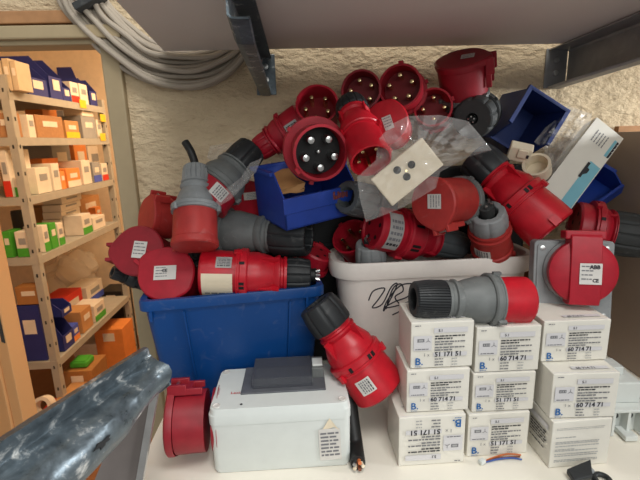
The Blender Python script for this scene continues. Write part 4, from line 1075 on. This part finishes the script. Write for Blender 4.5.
RI(3, 84, 94, 213, 'r_white', 'white and green carton past the white pile on the fourth shelf', accent='r_green', depth=.12)
RI(3, 95, 108, 215, 'r_white', 'wide low white carton at the far end of the fourth shelf', depth=.12)
RI(3, 82, 103, 196, 'r_kraft', 'leaning kraft carton at the back of the fourth rack shelf', depth=.2, inset=.25)
# fifth shelf
RI(4, 13, 38, 306, 'r_blue', 'very large dark blue bin on the end of the fifth rack shelf', 'bin', 'storage_bin', side='e', depth=.08)
RI(4, 13, 40, 287, 'r_brown', 'brown carton on top of the very large dark blue bin', side='e', depth=.08, lift=at(30, 306, RY0).z-zsh[4]+.002)
RI(4, 62, 75, 318, 'r_blue', 'dark blue bin with papers on the fifth rack shelf', 'bin', 'storage_bin', style='bin', depth=.14)
RI(4, 62, 74, 299, 'r_blue', 'tilted dark blue bin on the one with papers', 'bin', 'storage_bin', style='bin', depth=.13, lift=at_x(63, 318, RX-.012).z-zsh[4]+.002)
RI(4, 75, 82, 322, 'r_pblue', 'blue and white film packet on the fifth rack shelf', 'packet', 'packet', 'r_orange', .14)
RI(4, 83, 95, 306, 'r_kraft', 'open kraft carton on the fifth rack shelf', depth=.2)
RI(4, 96, 108, 300, 'r_white', 'white and green carton at the far end of the fifth shelf', accent='r_green', depth=.15)
RI(4, 66, 86, 291, 'r_red', 'orange red box behind the kraft carton on the fifth shelf', 'box', 'box', depth=.16, inset=.2)
RI(4, 88, 106, 281, 'r_white', 'white and blue box standing at the back of the fifth shelf', 'box', 'box', 'r_pblue', depth=.16, inset=.2)
RI(4, 62, 106, 252, 'bag_haze', 'large crumpled clear bag filling the back of the fifth shelf', 'bag', 'plastic_bag', style='bag', depth=.22, inset=.38)
RI(1, 99, 104, 120, 'r_white', 'slim white packet at the far post on the second rack shelf', 'packet', 'packet', depth=.12)
RI(2, 46, 53, 158, 'r_white', 'white packet peeping over the big white carton', 'packet', 'packet', depth=.10, inset=.31)
RI(1, 45, 60, 108, 'r_orange', 'orange carton at the back of the second rack shelf', depth=.12, inset=.36)
RI(1, 66, 84, 112, 'r_grey', 'grey carton at the back of the second rack shelf', depth=.14, inset=.36)
RI(0, 80, 93, 70, 'r_blue', 'dark blue bin at the back of the top rack shelf', 'bin', 'storage_bin', style='bin', depth=.16, inset=.32)
RI(3, 47, 60, 205, 'r_brown', 'brown carton at the back of the fourth rack shelf near the post', depth=.15, inset=.32)
RI(3, 98, 104, 206, 'r_orange', 'small orange carton at the far back of the fourth rack shelf', depth=.12, inset=.2)
RI(2, 90, 103, 146, 'r_white', 'white carton with orange band at the back of the third rack shelf', accent='r_orange', depth=.14, inset=.30)
# price tags
for k, (x, y, s_) in enumerate(((83, 104, 0), (103, 118, 0), (103, 137, 0))):
    P = at_x(x, y, RX+.006); b = BM(); box(b, (0, 0, 0), (.001, .085, .05)); o = part('shelf_tag', b, 'r_yellow', mw=Matrix.Translation(P), smooth=False)
    tag(o, ['yellow tag on the edge of the top rack shelf', 'yellow tag hanging at the far post below the top shelf', 'yellow tag at the far end of the second rack shelf'][k], 'tag', 'yellow shelf tags')
# second rack and goods behind, seen past the far post
def far_goods():
    # low bench with boxes and clutter on the floor
    specs = [(66, 96, 372, 400, 2.35, 'r_brown', 'wide brown carton on the back room floor'), (60, 98, 402, 440, 2.15, 'r_kraft', 'kraft carton lying low on the back room floor'),
             (100, 128, 330, 372, 2.9, 'r_orange', 'orange brown carton standing beyond the rack'), (38, 60, 420, 450, 2.05, 'r_red', 'red carton low beside the rack foot'),
             (76, 100, 345, 366, 2.9, 'r_white', 'white tray with rolls low behind the rack'), (104, 126, 292, 326, 3.3, 'r_black', 'dark carton beyond the rack end')]
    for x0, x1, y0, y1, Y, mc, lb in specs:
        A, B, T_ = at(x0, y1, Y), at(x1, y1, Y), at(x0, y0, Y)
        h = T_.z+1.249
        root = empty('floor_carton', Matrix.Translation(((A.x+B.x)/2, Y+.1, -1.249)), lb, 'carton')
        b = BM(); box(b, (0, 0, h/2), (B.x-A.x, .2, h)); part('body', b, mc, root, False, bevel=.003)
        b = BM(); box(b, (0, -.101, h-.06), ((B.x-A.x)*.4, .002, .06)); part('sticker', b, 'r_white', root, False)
        if mc == 'r_brown':
            r2 = empty('green_tray', Matrix.Translation(((A.x+B.x)/2, Y+.08, -1.249+h+.001)), 'bright green plastic tray on the wide brown carton', 'tray')
            b = BM(); box(b, (0, 0, .02), (.10, .10, .035)); part('body', b, 'r_green', r2, False, bevel=.008)
            b = BM(); box(b, (0, 0, .040), (.08, .08, .004)); part('lid', b, 'r_green', r2, False)
        if mc == 'r_red':
            b = BM(); lathe(b, [(.05, 0), (.05, .05), (.032, .05), (.032, 0), (.05, 0)], 28); o = part('tape_roll', b, 'r_white', mw=Matrix.Translation(((A.x+B.x)/2, Y+.05, -1.249+h+.055)) @ Matrix.Rotation(1.2, 4, 'X')); tag(o, 'pale tape roll on the red carton by the rack foot', 'tape')
far_goods()
